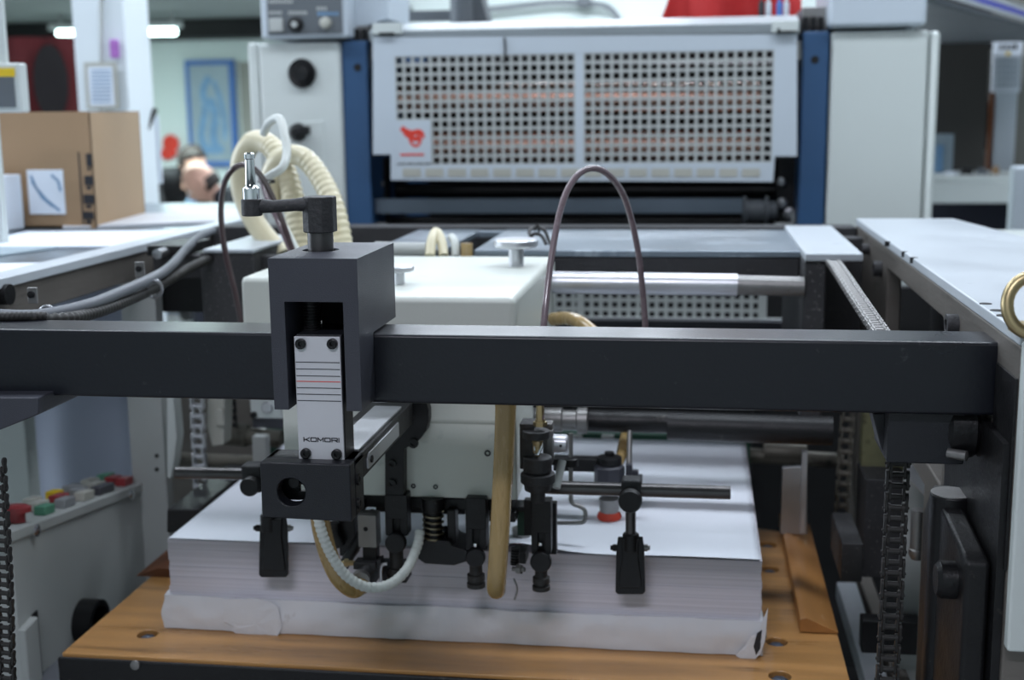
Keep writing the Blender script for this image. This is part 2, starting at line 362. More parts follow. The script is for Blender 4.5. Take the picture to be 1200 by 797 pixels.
# right side frame: cast plate in the plane x = const
XI = P(1196, 405, Y=1.14).x; ZT = P(1198, 406, Y=1.14).z
fr = thing('side_frame', 'white-topped cast side frame on the right of the feeder', 'machine frame')
def yz(u, v): p = P(u, v, X=XI); return (p.y, p.z)
out = [(1.14, ZT), (2.32, ZT), (2.32, .55), (1.14, .55)]
h1 = [yz(1040, 302), yz(1106, 352), yz(1112, 362), yz(1110, 385)]
h1 = [(h1[0][0], ZT - .03), (yz(1106, 352)[0], ZT - .032), (yz(1112, 364)[0], ZT - .06), (yz(1112, 364)[0], ZT - .22), (yz(1040, 302)[0], ZT - .22)]
h2 = [(1.17, ZT - .25), (1.50, ZT - .25), (1.50, .65), (1.17, .72)]
h3 = [(1.56, ZT - .25), (2.2, ZT - .25), (2.2, .62), (1.56, .62)]
fb = B(); fb.prism(out, 'x', XI, XI + .022, [h1, h3]); obj('web', fb, 'frame_side', fr, .003)
obj('top_plate', B().prism([(XI - .001, 1.14), (XI + .36, 1.14), (XI + .26, 1.55), (XI + .165, 2.32), (XI - .001, 2.32)], 'z', ZT, ZT + .012), 'hammered_white', fr, .002)
zf = P(1173, 757, Y=1.138).z
obj('front_plate', B().box(XI - .0, 1.124, zf, XI + .40, 1.139, ZT + .006), 'white_enamel', fr, .003)
obj('outer_web', B().box(XI + .13, 1.20, .55, XI + .15, 2.30, ZT), 'cast_iron', fr)
for (u, v) in ((1033, 315), (1122, 381), (1019, 292)):
    p = P(u, v, X=XI); r = .012 if u > 1020 else .009
    obj('bolt', B().stack((XI, p.y, p.z), (-1, 0, 0), [(-.01, r), (.012, r), (.0125, r * .55), (.008, r * .5)], 20), 'cast_iron', fr, .0006)
for (u, v, r) in ((1040, 283, .004), (1060, 295, .004), (1071, 302, .005), (1155, 356, .006), (1169, 364, .007), (1178, 370, .008)):
    p = P(u, v, Z=ZT + .012); obj('screw', B().cyl((p.x, p.y, ZT + .005), (p.x, p.y, ZT + .0124), r), 'black_iron', fr)
# lifting ring at right edge
p = P(1212, 358, Y=1.12); b = B(); b.tube([p + Vector((math.cos(a) * .022, math.sin(a) * .006, math.sin(a) * .024)) for a in [k * 2 * PI / 28 for k in range(29)]], .0055, 10, False)
ring = thing('lifting_ring', 'worn brass-coloured lifting ring standing at the front of the right side frame', 'ring'); obj('ring', b, 'brass', ring)
obj('shank', B().cyl((p.x, p.y + .02, ZT + .012), (p.x, p.y + .02, p.z - .024), .007).box(p.x - .012, p.y + .004, ZT + .012, p.x + .012, p.y + .036, ZT + .02), 'brass', ring)
# left side frame
pl0 = P(0, 325, Z=1.19); XLi = pl0.x + .01
fl = thing('side_frame', 'bare metal side frame on the left of the feeder beside the paper table', 'machine frame')
ye = P(236, 264, X=XLi).y
obj('web', B().box(XLi - .02, .9, 1.135, XLi, 2.5, 1.178), 'frame_side', fl, .002)
obj('top_plate', B().box(XLi - .035, .9, 1.178, XLi + .006, 2.5, 1.192), 'hammered_white', fl, .002)
obj('bolt', B().stack(P(2, 345, X=XLi), (1, 0, 0), [(-.004, .014), (.012, .014), (.0125, .007)], 20), 'black_iron', fl)
# rear cross casting with two end blocks and the worn table top
cb = thing('rear_table', 'worn blue-grey metal table bridging the feeder behind the suction head', 'machine table')
zt2 = 1.19
yf, yb = 1.93, 2.27
xa, xb = P(436, 290, Y=yf).x, P(938, 290, Y=yf).x
xg0, xg1 = P(520, 285, Y=yf).x, P(555, 285, Y=yf).x
obj('table_top', B().box(xa, yf, zt2 - .01, xg0, yb, zt2).box(xg1, yf, zt2 - .01, xb + .02, yb, zt2).box(xa, yb - .03, zt2 - .012, xb, yb, zt2 - .001), 'worn_table', cb, .002)
obj('front_rail', B().box(-.86, yf + .004, zt2 - .048, xb, yf + .03, zt2 - .011).box(XLi + .001, 2.30, zt2 - .06, XI - .001, 2.36, zt2 + .002), 'cast_iron', cb, .003)
xk = P(1001, 300, Y=1.84).x
bb = B().box(xb, 1.86, .95, P(968, 340, Y=1.86).x, 2.3, zt2 - .006); obj('end_block', bb, 'speckled_iron', cb, .004, label='speckled dark grey end block on the right')
obj('end_plate', B().prism([(xb, 1.85), (P(1012, 300, Y=1.85).x, 1.85), (P(1012, 300, Y=1.85).x, 2.29), (xb, 2.29)], 'z', zt2 - .006, zt2 + .006), 'hammered_white', cb, .003)
obj('back_wall', B().box(P(968, 340, Y=1.86).x, 2.22, .9, XI, 2.27, zt2 - .01), 'cast_iron', cb)
lb0, lb1 = P(206, 320, Y=1.9).x, P(298, 320, Y=1.9).x
obj('end_block', B().box(lb0 + .04, 1.9, 1.0, lb1, 2.1, zt2 - .002), 'speckled_iron', cb, .004, label='speckled dark grey end block on the left')
obj('end_plate', B().box(P(238, 300, Y=1.895).x, 1.893, zt2 - .003, lb1 + .003, 2.13, zt2 + .004), 'hammered_white', cb, .003)
obj('bracket', B().pbox(172, 288, 215, 300, 1.92, .12), 'black_iron', cb, .002); obj('bracket', B().pbox(184, 296, 238, 366, 2.05, .05), 'black_iron', cb, .002)
obj('bolt', B().stack(P(187, 297, Y=1.9), (0, -1, 0), [(-.02, .008), (.01, .008), (.011, .004)], 16), 'steel', cb)
# steel shaft and lower perforated guard
sh = thing('feed_shaft', 'thick grey steel shaft lying across the feeder below the rear table', 'shaft')
obj('sleeve', B().cyl(P(560, 330, Y=1.86), P(864, 334, Y=1.86), R(13, 1.86)), 'aluminium', sh)
obj('core', B().cyl(P(864, 334, Y=1.86), P(942, 336, Y=1.86), R(11.5, 1.86)), 'dull_steel', sh)
lg = thing('lower_guard', 'pale perforated guard panel low behind the steel shaft', 'guard')
Yg = 2.6
def gridcoords(u0, u1, v0, v1, nu, nv, Y, fill=.58):
    x0, x1 = P(u0, (v0 + v1) / 2, Y).x, P(u1, (v0 + v1) / 2, Y).x; z0, z1 = P((u0 + u1) / 2, v1, Y).z, P((u0 + u1) / 2, v0, Y).z
    def c(a, b, n):
        p = (b - a) / n; out = [a]
        for i in range(n): out += [a + p * (i + .5 - fill / 2), a + p * (i + .5 + fill / 2)]
        return out + [b]
    return c(x0, x1, nu), c(z0, z1, nv)
xs, zz = gridcoords(650, 892, 308, 374, 22, 6, Yg, .6); obj('grid_panel', B().perf(xs, zz, Yg, .003), 'panel_grey', lg)
obj('frame', B().pbox(676, 306, 684, 376, Yg - .004, .006).pbox(889, 304, 899, 376, Yg - .004, .01).pbox(640, 374, 930, 392, Yg - .02, .03).pbox(640, 300, 900, 309, Yg - .004, .008), 'panel_grey', lg)
for u in (660, 885): obj('support', B().box(P(u, 370, Yg).x, Yg + .01, 0, P(u, 370, Yg).x + .02, Yg + .03, P(u, 320, Yg).z), 'black_iron', lg)
one('guide_bar', B().pbox(640, 376, 932, 390, 2.35, .03), 'bracket_paint', 'dark grey bar just below the low perforated guard panel', 'bar', bev=.002)

# ------------------------------------------------------------------ chains
def link_mesh(w, p, th, h):
    def mk(wd):
        b = B()
        for s in (-1, 1):
            pl = []
            for k in range(7): a = PI / 2 + k * PI / 6; pl.append((math.cos(a) * h * .5 - p / 2, math.sin(a) * h * .5))
            pl += [(0, -h * .32)]
            for k in range(7): a = -PI / 2 + k * PI / 6; pl.append((math.cos(a) * h * .5 + p / 2, math.sin(a) * h * .5))
            pl += [(0, h * .32)]
            x = s * wd; b.prism([(q[1], q[0]) for q in pl], 'x', x - th / 2, x + th / 2)
        return b
    o = mk(w / 2 - th * .6); o.cyl((-w * .55, 0, -p / 2), (w * .55, 0, -p / 2), h * .16, n=8); o.cyl((-w * .34, 0, -p / 2), (w * .34, 0, -p / 2), h * .33, n=10)
    i = mk(w / 2 - th * 1.9); i.cyl((-w * .34, 0, -p / 2), (w * .34, 0, -p / 2), h * .33, n=10)
    res = []
    for q in (o, i):
        me = bpy.data.meshes.new('link'); bmesh.ops.recalc_face_normals(q.bm, faces=q.bm.faces); q.bm.to_mesh(me); q.bm.free()
        for f in me.polygons: f.use_smooth = True
        me.set_sharp_from_angle(angle=.7); res.append(me)
    return res
def chain(label, pts, w, p, m, pin=Vector((1, 0, 0))):
    t = thing('roller_chain', label, 'chain'); A = link_mesh(w, p, w * .11, p * .82)
    for me in A: me.materials.append(M[m])
    q = resample([Vector(x) for x in pts], p)
    for i, (a, b) in enumerate(zip(q, q[1:])):
        z = (a - b).normalized(); x = (pin - z * pin.dot(z)).normalized(); y = z.cross(x)
        o = bpy.data.objects.new('link', A[i % 2]); C.objects.link(o); o.parent = t
        o.matrix_local = Matrix.Translation((a + b) / 2) @ Matrix((x, y, z)).transposed().to_4x4()
    return t
chain('nearest black roller chain hanging vertically at lower right beside the dark post', [P(1053, 530, 1.30), P(1046, 680, 1.30), P(1036, 860, 1.30)], R(27, 1.30), R(13.4, 1.30), 'black_rubber')
chain('farther roller chain hanging vertically behind the right end of the crossbar', [P(996, 440, 1.95), P(985, 610, 1.95)], R(16, 1.95), R(13, 1.95), 'greasy_iron')
chain('roller chain running back from the right end of the crossbar into the dark opening', curve([P(1036, 396, 1.36), P(1005, 350, 1.55), P(980, 312, 1.80), P(972, 304, 1.9)], 6), R(19, 1.5), .0105, 'dull_steel')
chain('black roller chain hanging at the lower left edge below the crossbar', [P(-4, 540, 1.2), P(4, 670, 1.2), P(10, 860, 1.2)], R(24, 1.2), R(12, 1.2), 'black_rubber')
chain('pale greasy roller chain hanging behind the left end of the crossbar', [P(230, 440, 1.92), P(238, 640, 1.92)], R(17, 1.92), R(13, 1.92), 'aluminium')
chain('darker roller chain hanging just right of the pale yellow fitting at left', [P(270, 440, 2.05), P(273, 500, 2.05)], R(10, 2.05), R(9, 2.05), 'black_iron')

# ------------------------------------------------------------------ left cables and clamps
def ribbed(pts, r, step, amp, n=14, k=4):
    q = resample(pts, step / k); b = B(); b.tube(q, [r * (1 + amp * (1 if (i % k) in (0, 1) else -1)) for i in range(len(q))], n); return b
one('wrapped_cable', ribbed(pc([(246, 303, 1.90), (215, 318, 1.8), (180, 338, 1.65), (140, 356, 1.5), (105, 368, 1.4), (70, 374, 1.33), (-30, 378, 1.26)], 14), R(6.8, 1.5), .0095, .10), 'black_rubber', 'dark spiral-wrapped cable running from the left end block down to the crossbar', 'cable')
one('hose', B().tube(pc([(250, 270, 2.2), (228, 282, 2.0), (200, 312, 1.75), (178, 326, 1.62), (140, 343, 1.5), (100, 358, 1.4), (40, 370, 1.32), (-30, 368, 1.27)], 10), R(6.5, 1.6), 12), 'grey_cable', 'smooth grey hose clamped to the left side frame beside the wrapped cable', 'hose')
one('conduit', ribbed(pc([(-30, 372, 1.27), (30, 371, 1.28), (56, 371, 1.29)], 10), R(6, 1.28), .005, .06), 'black_rubber', 'short black ribbed conduit at the left edge just above the crossbar', 'conduit')
for (u, v, Y, lb) in ((38, 350, 1.36, 'small steel cable clamp screwed to the left frame near the left edge'), (164, 320, 1.62, 'small steel cable clamp holding the grey hose farther along the left frame')):
    t = thing('cable_clamp', lb, 'clamp', 'cable clamps on the left frame'); s = Y / 1.4
    obj('tab', B().pbox(u - 6, v - 13, u + 5, v + 6, Y, .004), 'dull_steel', t, .001)
    obj('strap', B().tube([P(u + 17 + 9 * math.cos(a), v + 19 + 10 * math.sin(a) , Y - .005 + .01 * math.sin(a)) for a in [k * PI / 8 for k in range(17)]], .0022, 8), 'steel', t)
    obj('screw', B().stack(P(u - 1, v - 5, Y), (0, -1, 0), [(0, .004), (.003, .004), (.0035, .001)], 12), 'black_iron', t)

# ------------------------------------------------------------------ height adjuster on the crossbar
adj = thing('height_adjuster', 'dark grey clamp block with crank handle straddling the crossbar', 'adjuster')
Ya, Yb2 = 1.168, 1.318
x0, x1 = P(317.5, 390, Ya).x, P(421, 390, Ya).x
sx0, sx1 = P(336, 420, Ya).x, P(404, 420, Ya).x
ztop = P(370, 303, Ya).z; zslot = P(370, 354, Ya).z; zlow = P(370, 481, Ya).z
cx = P(376, 290, 1.245); zbt = zt + .002
def carve(base, cutters):                            # boolean result as a plain mesh, helper objects removed again
    tmp = []
    for b_ in [base] + cutters:
        me = bpy.data.meshes.new('tmp'); bmesh.ops.recalc_face_normals(b_.bm, faces=b_.bm.faces); b_.bm.to_mesh(me); b_.bm.free(); o = bpy.data.objects.new('tmp', me); C.objects.link(o); tmp.append(o)
    for c_ in tmp[1:]: m_ = tmp[0].modifiers.new('cut', 'BOOLEAN'); m_.operation = 'DIFFERENCE'; m_.object = c_; m_.solver = 'EXACT'
    dg = bpy.context.evaluated_depsgraph_get(); res = B(); res.bm.from_mesh(tmp[0].evaluated_get(dg).to_mesh())
    for o in tmp: me = o.data; bpy.data.objects.remove(o); bpy.data.meshes.remove(me)
    return res
hs = carve(B().box(x0, Ya, zlow, x1, Yb2, ztop), [B().box(x0 - .02, YBm - .001, zlow - .02, x1 + .02, Yb2 + .02, zbt), B().box(sx0, Ya - .02, zlow - .03, sx1, Yb2 - .012, zslot), B().cyl((cx.x, cx.y, zslot - .01), (cx.x, cx.y, ztop + .01), .0185, n=32)])
obj('housing', hs, 'bracket_paint', adj, .0014)
obj('inner_plate', B().box(sx0, 1.2885, zt - .03, sx1, 1.296, zslot), 'black_part', adj)
sp = B(); pb = P(376, 262, 1.245)
sp.tube([Vector((cx.x, 1.2 if 0 else 1.205, z)) for z in (ztop - .01, zlow + .05)], .010, 20)
obj('screw_spindle', ribbed([Vector((cx.x + .0, 1.206, zslot + .01)), Vector((cx.x, 1.206, P(376, 395, 1.2).z))], .0085, .003, .08), 'black_iron', adj)
obj('shaft', B().cyl((cx.x, cx.y, ztop - .03), (cx.x, cx.y, P(376, 271, 1.245).z), R(15.5, 1.245)), 'gunmetal_rod', adj, .001)
ca = B(); 
zc0, zc1 = P(376, 272, 1.245).z, P(376, 230, 1.245).z
rr = R(18.5, 1.245)
ca.prism([(cx.x - rr, cx.y - rr * .5), (cx.x - rr * .45, cx.y - rr), (cx.x + rr * .45, cx.y - rr), (cx.x + rr, cx.y - rr * .45), (cx.x + rr, cx.y + rr * .6), (cx.x + rr * .4, cx.y + rr), (cx.x - rr * .5, cx.y + rr), (cx.x - rr, cx.y + rr * .4)], 'z', zc0, zc1)
pe = P(295, 241, 1.225)
arm = [P(366, 239, 1.24), P(345, 240, 1.237), P(320, 242, 1.232), pe]
ca.tube(arm, [R(9.5, 1.24), R(7.5, 1.24), R(7.5, 1.23), R(10, 1.22)], 12)
ca.cyl((pe.x, pe.y, P(295, 253, 1.225).z), (pe.x, pe.y, P(295, 233, 1.225).z), R(12.5, 1.225), n=20)
obj('crank_arm', ca, 'cast_iron', adj, .0015)
zz0 = P(295, 234, 1.225).z
k = R(1, 1.225)
hb = B().stack((pe.x, pe.y, zz0), (0, 0, 1), [(0, 10 * k), (14 * k, 10 * k), (15 * k, 8.5 * k), (17 * k, 6.8 * k), (18 * k, 6.2 * k), (48 * k, 5.6 * k), (49 * k, 6.6 * k), (54.5 * k, 6.6 * k), (56 * k, 5 * k)], 28)
obj('crank_handle', hb, 'chrome', adj, label='polished chrome crank handle')
# scale bar with plate
sb = thing('scale_bar', 'vertical slide bar faced with an aluminium scale plate lettered KOMORI', 'scale')
Ys = 1.178
obj('bar', B().box(P(350, 470, Ys).x, Ys, P(376, 541, Ys).z, P(403, 470, Ys).x, Ys + .032, P(376, 392, Ys).z), 'block_paint', sb, .001)
u0, u1 = 349, 402
px0, px1 = P(348.5, 470, Ys).x, P(402, 470, Ys).x
zp0, zp1 = P(376, 539, Ys).z, P(376, 394, Ys).z
pl = obj('scale_plate', B().box(px0, Ys - .003, zp0, px1, Ys, zp1), 'plate_silver', sb, .0008)
Wp = px1 - px0; Hp = zp1 - zp0
def sline(z, m): obj('scale_line', B().box(px0 + .001, Ys - .0034, z - .00035, px1 - .001, Ys - .0028, z + .00035), m, pl)
for v, m in ((424, 'ink'), (432, 'ink'), (440, 'ink'), (446.5, 'red_ink'), (454, 'ink'), (461.5, 'ink'), (469, 'ink')): sline(P(376, v, Ys).z, m)
for u, v in ((354, 402), (391, 402), (360, 530), (396, 531)):
    p = P(u, v, Ys); obj('screw', B().stack((p.x, Ys - .003, p.z), (0, -1, 0), [(0, .0052), (.0035, .0052), (.0042, .0042), (.004, .0022), (.0015, .0020)], 20), 'black_part', sb)
# KOMORI lettering, built of strokes
L5 = {'K': [((0, 0), (0, 1)), ((0, .45), (.35, .45)), ((.35, .45), (1, 1)), ((.35, .5), (1, 0))], 'O': [((.08, 0), (.92, 0)), ((1, .08), (1, .92)), ((.92, 1), (.08, 1)), ((0, .92), (0, .08))],
      'M': [((0, 0), (0, 1)), ((0, 1), (.5, .25)), ((.5, .25), (1, 1)), ((1, 1), (1, 0))], 'R': [((0, 0), (0, 1)), ((0, 1), (.92, 1)), ((1, .92), (1, .5)), ((.95, .42), (0, .42)), ((.55, .42), (1, 0))], 'I': [((0, 0), (0, 1))]}
def lettering(s, x, z, w, h, gap, th, y0, y1):
    b = B()
    for ch in s:
        ww = w if ch != 'I' else 0
        for (a, c) in L5[ch]:
            A = Vector((x + a[0] * ww, z + a[1] * h)); D = Vector((x + c[0] * ww, z + c[1] * h)); d = (D - A); d.normalize(); n = Vector((-d.y, d.x)) * th; A -= d * th; D += d * th
            b.prism([tuple(A + n), tuple(A - n), tuple(D - n), tuple(D + n)], 'y', y0, y1)
        x += ww + gap
    return b
zl = P(376, 516.5, Ys).z; hl = R(4.6, Ys)
obj('lettering', lettering('KOMORI', P(357.3, 514, Ys).x, zl, R(6.9, Ys), hl, R(2.0, Ys), .00042, Ys - .0036, Ys - .0029), 'ink', pl)
# front block, hanging below
fbk = thing('arm_bracket', 'black box bracket with a round hole below the scale bar', 'bracket')
Yk = 1.158; xk0, xk1 = P(305.5, 575, Yk).x, P(411, 575, Yk).x; zk0, zk1 = P(358, 609.5, Yk).z, P(358, 543, Yk).z
hc = P(341, 577, Yk)
pr = [(xk0, zk0 + .0035), (xk0 + .003, zk0 + .001), (xk1, zk0 - .001), (xk1, zk1), (xk0, zk1)]
obj('box_front', B().prism([(xk0, zk0 + .001), (xk1, zk0 - .001), (xk1, zk1), (xk0, zk1)], 'y', Yk, Yk + .018, [circ(hc.x, hc.z, R(18, Yk), 32)]), 'block_paint', fbk, .002)
obj('box_rim', B().box(xk0, Yk + .018, zk0 - .0005, xk0 + .008, Yk + .05, zk1).box(xk1 - .03, Yk + .018, zk0 - .001, xk1, Yk + .05, zk1).box(xk0, Yk + .018, zk1 - .008, xk1, Yk + .05, zk1).box(xk0, Yk + .018, zk0 - .001, xk1, Yk + .03, zk0 + .004), 'block_paint', fbk, .002)
b = B(); b.tube([Vector((hc.x - .01, Yk + .03, hc.z + .004)), Vector((hc.x + .01, Yk + .03, hc.z + .006))], .006, 12).stack((hc.x - .003, Yk + .018, hc.z + .004), (0, 1, 0), [(0, .006), (.02, .006)], 16).box(hc.x - .02, Yk + .03, hc.z - .017, hc.x + .02, Yk + .036, hc.z - .008).box(hc.x + .004, Yk + .03, hc.z - .0, hc.x + .016, Yk + .04, hc.z + .016).box(hc.x - .024, Yk + .032, hc.z - .018, hc.x - .001, Yk + .036, hc.z + .02).box(hc.x - .02, Yk + .034, hc.z + .004, hc.x + .02, Yk + .038, hc.z + .02)
obj('gear_stub', b, 'black_part', fbk, .0008)
for v in (561, 589):
    p = P(417, v, 1.185); obj('socket_screw', B().stack((xk1, 1.183, p.z), (1, 0, 0), [(-.002, .006), (.0025, .006), (.0025, .0035), (.0, .003)], 16), 'black_part', fbk)
# arm running back to the suction head
ar = thing('support_arm', 'steel arm running back from the box bracket to the suction head', 'arm')
xa1 = P(425, 545, 1.208).x; za1 = P(425, 531, 1.208).z; za0 = P(425, 561, 1.208).z
obj('arm', B().box(xa1 - .05, 1.208, za0, xa1, 1.44, za1), 'black_iron', ar, .0015)
obj('top_rail', B().box(xa1 - .036, 1.21, za1, xa1 - .004, 1.40, za1 + .0035), 'aluminium', ar, .0008)
zm = (za0 + za1) / 2
obj('side_plate', B().prism([(1.222, zm - .007), (1.226, zm - .008), (1.36, zm - .008), (1.36, zm + .008), (1.228, zm + .008), (1.222, zm + .003)], 'x', xa1, xa1 + .002), 'aluminium', ar, .0006)
obj('screw', B().stack((xa1 + .002, 1.235, zm), (1, 0, 0), [(0, .004), (.0015, .004), (.002, .002)], 12), 'black_part', ar)

# ------------------------------------------------------------------ suction head
hd = thing('suction_head', 'off-white boxed suction head with black sucker feet above the paper stack', 'machine head')
Yc = 1.475; Ycb = 1.90
cx0, cx1 = P(300, 530, Yc).x, P(605, 470, Yc).x; zc = P(605, 348, Yc).z; zcb = P(520, 584, Yc).z
obj('cover', B().box(P(425, 530, Yc).x - .10, Yc, zcb, cx1, Yc + .16, P(520, 470, Yc).z + .01), 'cover_enamel', hd, .003)
zml = P(520, 498, Yc).z
obj('upper_cover', B().box(P(345, 400, Yc).x, Yc - .004, zml, cx1 + .001, Ycb, zc).box(P(283, 380, 1.64).x, 1.64, P(300, 465, 1.64).z, P(400, 380, 1.64).x, 1.90, zc), 'cover_enamel', hd, .009)
for u, v, r in ((571.5, 531, 4), (484.5, 569.5, 3), (510.5, 570.5, 3)):
    p = P(u, v, Yc); obj('screw', B().stack((p.x, Yc, p.z), (0, -1, 0), [(-.002, R(r, Yc)), (.001, R(r, Yc)), (.0012, R(r * .5, Yc)), (-.0005, R(r * .5, Yc))], 14), 'black_part', hd)
for (u, v, s, Y) in ((605, 300, 26, 1.78), (468, 322, 18, 1.58)):
    kk = R(1, Y); zz_ = zc; c = P(u, v, Y); cc = Vector((c.x, Y, zc))
    kb = B().stack(cc, (0, 0, 1), [(0, s * .34 * kk), (s * .75 * kk, s * .34 * kk), (s * .8 * kk, s * .5 * kk), (s * .85 * kk, s * .92 * kk), (s * .95 * kk, s * kk), (s * 1.15 * kk, s * kk), (s * 1.22 * kk, s * .93 * kk)], 32)
    o = obj('knob', kb, 'aluminium', hd)
# black curved plate and vertical bar on the front
b = B(); q = P(470, 497, Yc - .02)
pl_ = pp([(452, 468), (500, 468), (503, 480), (503, 492), (500, 504), (493, 514), (484, 521), (474, 525), (474, 584), (452, 584)], Yc - .016)
obj('front_plate', B().prism(pl_, 'y', Yc - .020, Yc - .002), 'black_iron', hd, .001)
b = B().prism(pp([(468, 484), (478, 484), (478, 501), (462, 501), (463, 494)], Yc - .03), 'y', Yc - .03, Yc - .02); tb = obj('small_plate', b, 'aluminium', hd, .0006)
for u, v in ((472, 488), (471, 497)): p = P(u, v, Yc - .03); obj('screw', B().stack((p.x, Yc - .03, p.z), (0, -1, 0), [(0, .0028), (.001, .0028), (.001, .0012), (0, .001)], 12), 'black_part', tb)
for u, v, r in ((485, 519, 6), (460, 543, 5), (460, 566, 5)): p = P(u, v, Yc - .02); obj('socket_screw', B().stack((p.x, Yc - .02, p.z), (0, -1, 0), [(0, R(r, Yc)), (.004, R(r, Yc)), (.0045, R(r * .5, Yc)), (.002, R(r * .5, Yc))], 16), 'black_part', hd)
# underside: dark mechanism bodies
Yu = 1.47
obj('base_bar', B().pbox(400, 583, 600, 597, Yu + .02, .06).pbox(440, 590, 545, 602, Yu + .05, .05), 'black_part', hd, .002)
# foot columns
def foot(u, vt, vk, w, kr, Y, vf, fr=.9, lab='foot_column'):
    b = B().pbox(u - w / 2, vt, u - w / 2 + w * .34, vk, Y, .022).pbox(u + w / 2 - w * .34, vt, u + w / 2, vk, Y, .022).pbox(u - w / 2 + 1, vt, u + w / 2 - 1, vk, Y + .006, .016).pbox(u - w / 2, vt, u + w / 2, vt + (vk - vt) * .6, Y - .001, .022)
    c = obj(lab, b, 'black_part', hd, .0012)
    p = P(u, vk + 8, Y - .004); obj('knob', B().stack((p.x, Y + .004, p.z), (0, -1, 0), [(0, R(kr * .6, Y)), (.004, R(kr * .6, Y)), (.005, R(kr, Y)), (.012, R(kr, Y)), (.0135, R(kr * .9, Y))], 28), 'black_part', c)
    q0 = P(u, vk + 10, Y + .01); q1 = P(u, vf, Y + .01); rr = R(w * .42, Y); kx = R(1, Y)
    obj('rubber_foot', B().stack((q0.x, Y + .01, q0.z), (0, 0, -1), [(0, rr * .8), ((vf - vk - 10 - 18) * kx, rr * .8), ((vf - vk - 27) * kx, rr * 1.1), ((vf - vk - 20) * kx, rr * 1.1), ((vf - vk - 19) * kx, rr * .85), ((vf - vk - 17) * kx, rr * .85), ((vf - vk - 16) * kx, rr * 1.15), ((vf - vk - 11) * kx, rr * 1.15), ((vf - vk - 10) * kx, rr * .9)], 24), 'black_rubber', c)
foot(464, 580, 628, 26, 13, 1.455, 685)
foot(557.5, 584, 645, 24, 12, 1.462, 692)
foot(634, 588, 650, 23, 13, 1.455, 695)
for u, v in ((557, 639), (633, 638)): p = P(u, v, 1.454); obj('pin', B().stack((p.x, 1.456, p.z), (0, -1, 0), [(0, .0022), (.003, .0022), (.0035, .001)], 12), 'chrome', hd)
# spring unit
Yp = 1.475; c0 = P(507, 583, Yp); kk = R(1, Yp)
obj('spring_rod', B().stack((c0.x, Yp, c0.z), (0, 0, -1), [(0, 14 * kk), (16 * kk, 14 * kk), (17 * kk, 10.5 * kk), (54 * kk, 10.5 * kk)], 24), 'black_part', hd, .0005)
b = B(); n = 5.2; b.tube([Vector((c0.x + 12.2 * kk * math.cos(t), Yp + 12.2 * kk * math.sin(t), c0.z - (17 + 37 * t / (2 * PI * n)) * kk)) for t in [i * 2 * PI * n / 150 for i in range(151)]], 1.35 * kk, 8)
obj('spring', b, 'spring_steel', hd)
obj('spring_seat', B().prism(pp([(487, 632), (526, 634), (530, 640), (548, 646), (548, 658), (532, 663), (498, 661), (488, 654)], Yp - .012), 'y', Yp - .012, Yp + .045).pbox(524, 598, 534, 645, Yp, .02), 'black_part', hd, .0015)
# left valve: pale block, dark neck, worn disc
Yv = 1.45
vb = obj('valve_block', B().pbox(419.5, 604, 441, 642, Yv, .022), 'dull_steel', hd, .001, label='bare grey metal valve block')
p = P(428.5, 620, Yv); obj('hole', B().stack((p.x, Yv - .0004, p.z), (0, -1, 0), [(-.002, .0028), (.0003, .0028)], 14), 'dark', vb)
vn = obj('valve_neck', B().pbox(425, 642, 441, 664, Yv + .003, .018).pbox(400, 588, 424, 602, Yv + .02, .03).pbox(397, 600, 416, 652, Yv + .03, .02).cyl(P(440, 600, Yv + .03), P(402, 664, Yv + .03), R(7, Yv)), 'black_part', hd, .001)
b = B().tube(pc([(434, 664, Yv), (430, 668, Yv - .004), (424, 676, Yv - .008), (418, 684, Yv - .01)], 4), R(9, Yv), 14).pbox(414, 660, 440, 668, Yv - .008, .02).prism(pp([(432, 660), (446, 655), (448, 670), (440, 684), (424, 684)], Yv), 'y', Yv, Yv + .015)
obj('valve_elbow', b, 'cast_iron', vn, .0006)
p = P(423, 679, Yv - .02); obj('disc', B().stack(p, (.2, -1, -.1), [(-.006, R(11, Yv)), (.004, R(11, Yv)), (.005, R(8, Yv))], 24), 'dull_steel', vn)
p = P(412, 660, Yv - .004); obj('brass_nut', B().stack(p, (-1, -.2, .1), [(-.004, R(3.5, Yv)), (.004, R(3.5, Yv)), (.004, R(5.5, Yv)), (.009, R(5.5, Yv)), (.009, R(3, Yv)), (.012, R(2.5, Yv))], 6), 'brass', vn)
obj('hinge_arm', B().tube(pc([(392, 612, 1.47), (392, 625, 1.47), (400, 640, 1.47)], 4), R(7, 1.47), 12).pbox(444, 664, 476, 683, 1.465, .03).tube([P(447, 664, 1.455), P(451, 661, 1.455)], .002, 8), 'black_part', hd, .001)
obj('hook', B().tube(pc([(454, 661, 1.45), (448, 662, 1.45), (446, 670, 1.45), (447, 684, 1.45)], 4), R(2.2, 1.45), 8), 'aluminium', hd)
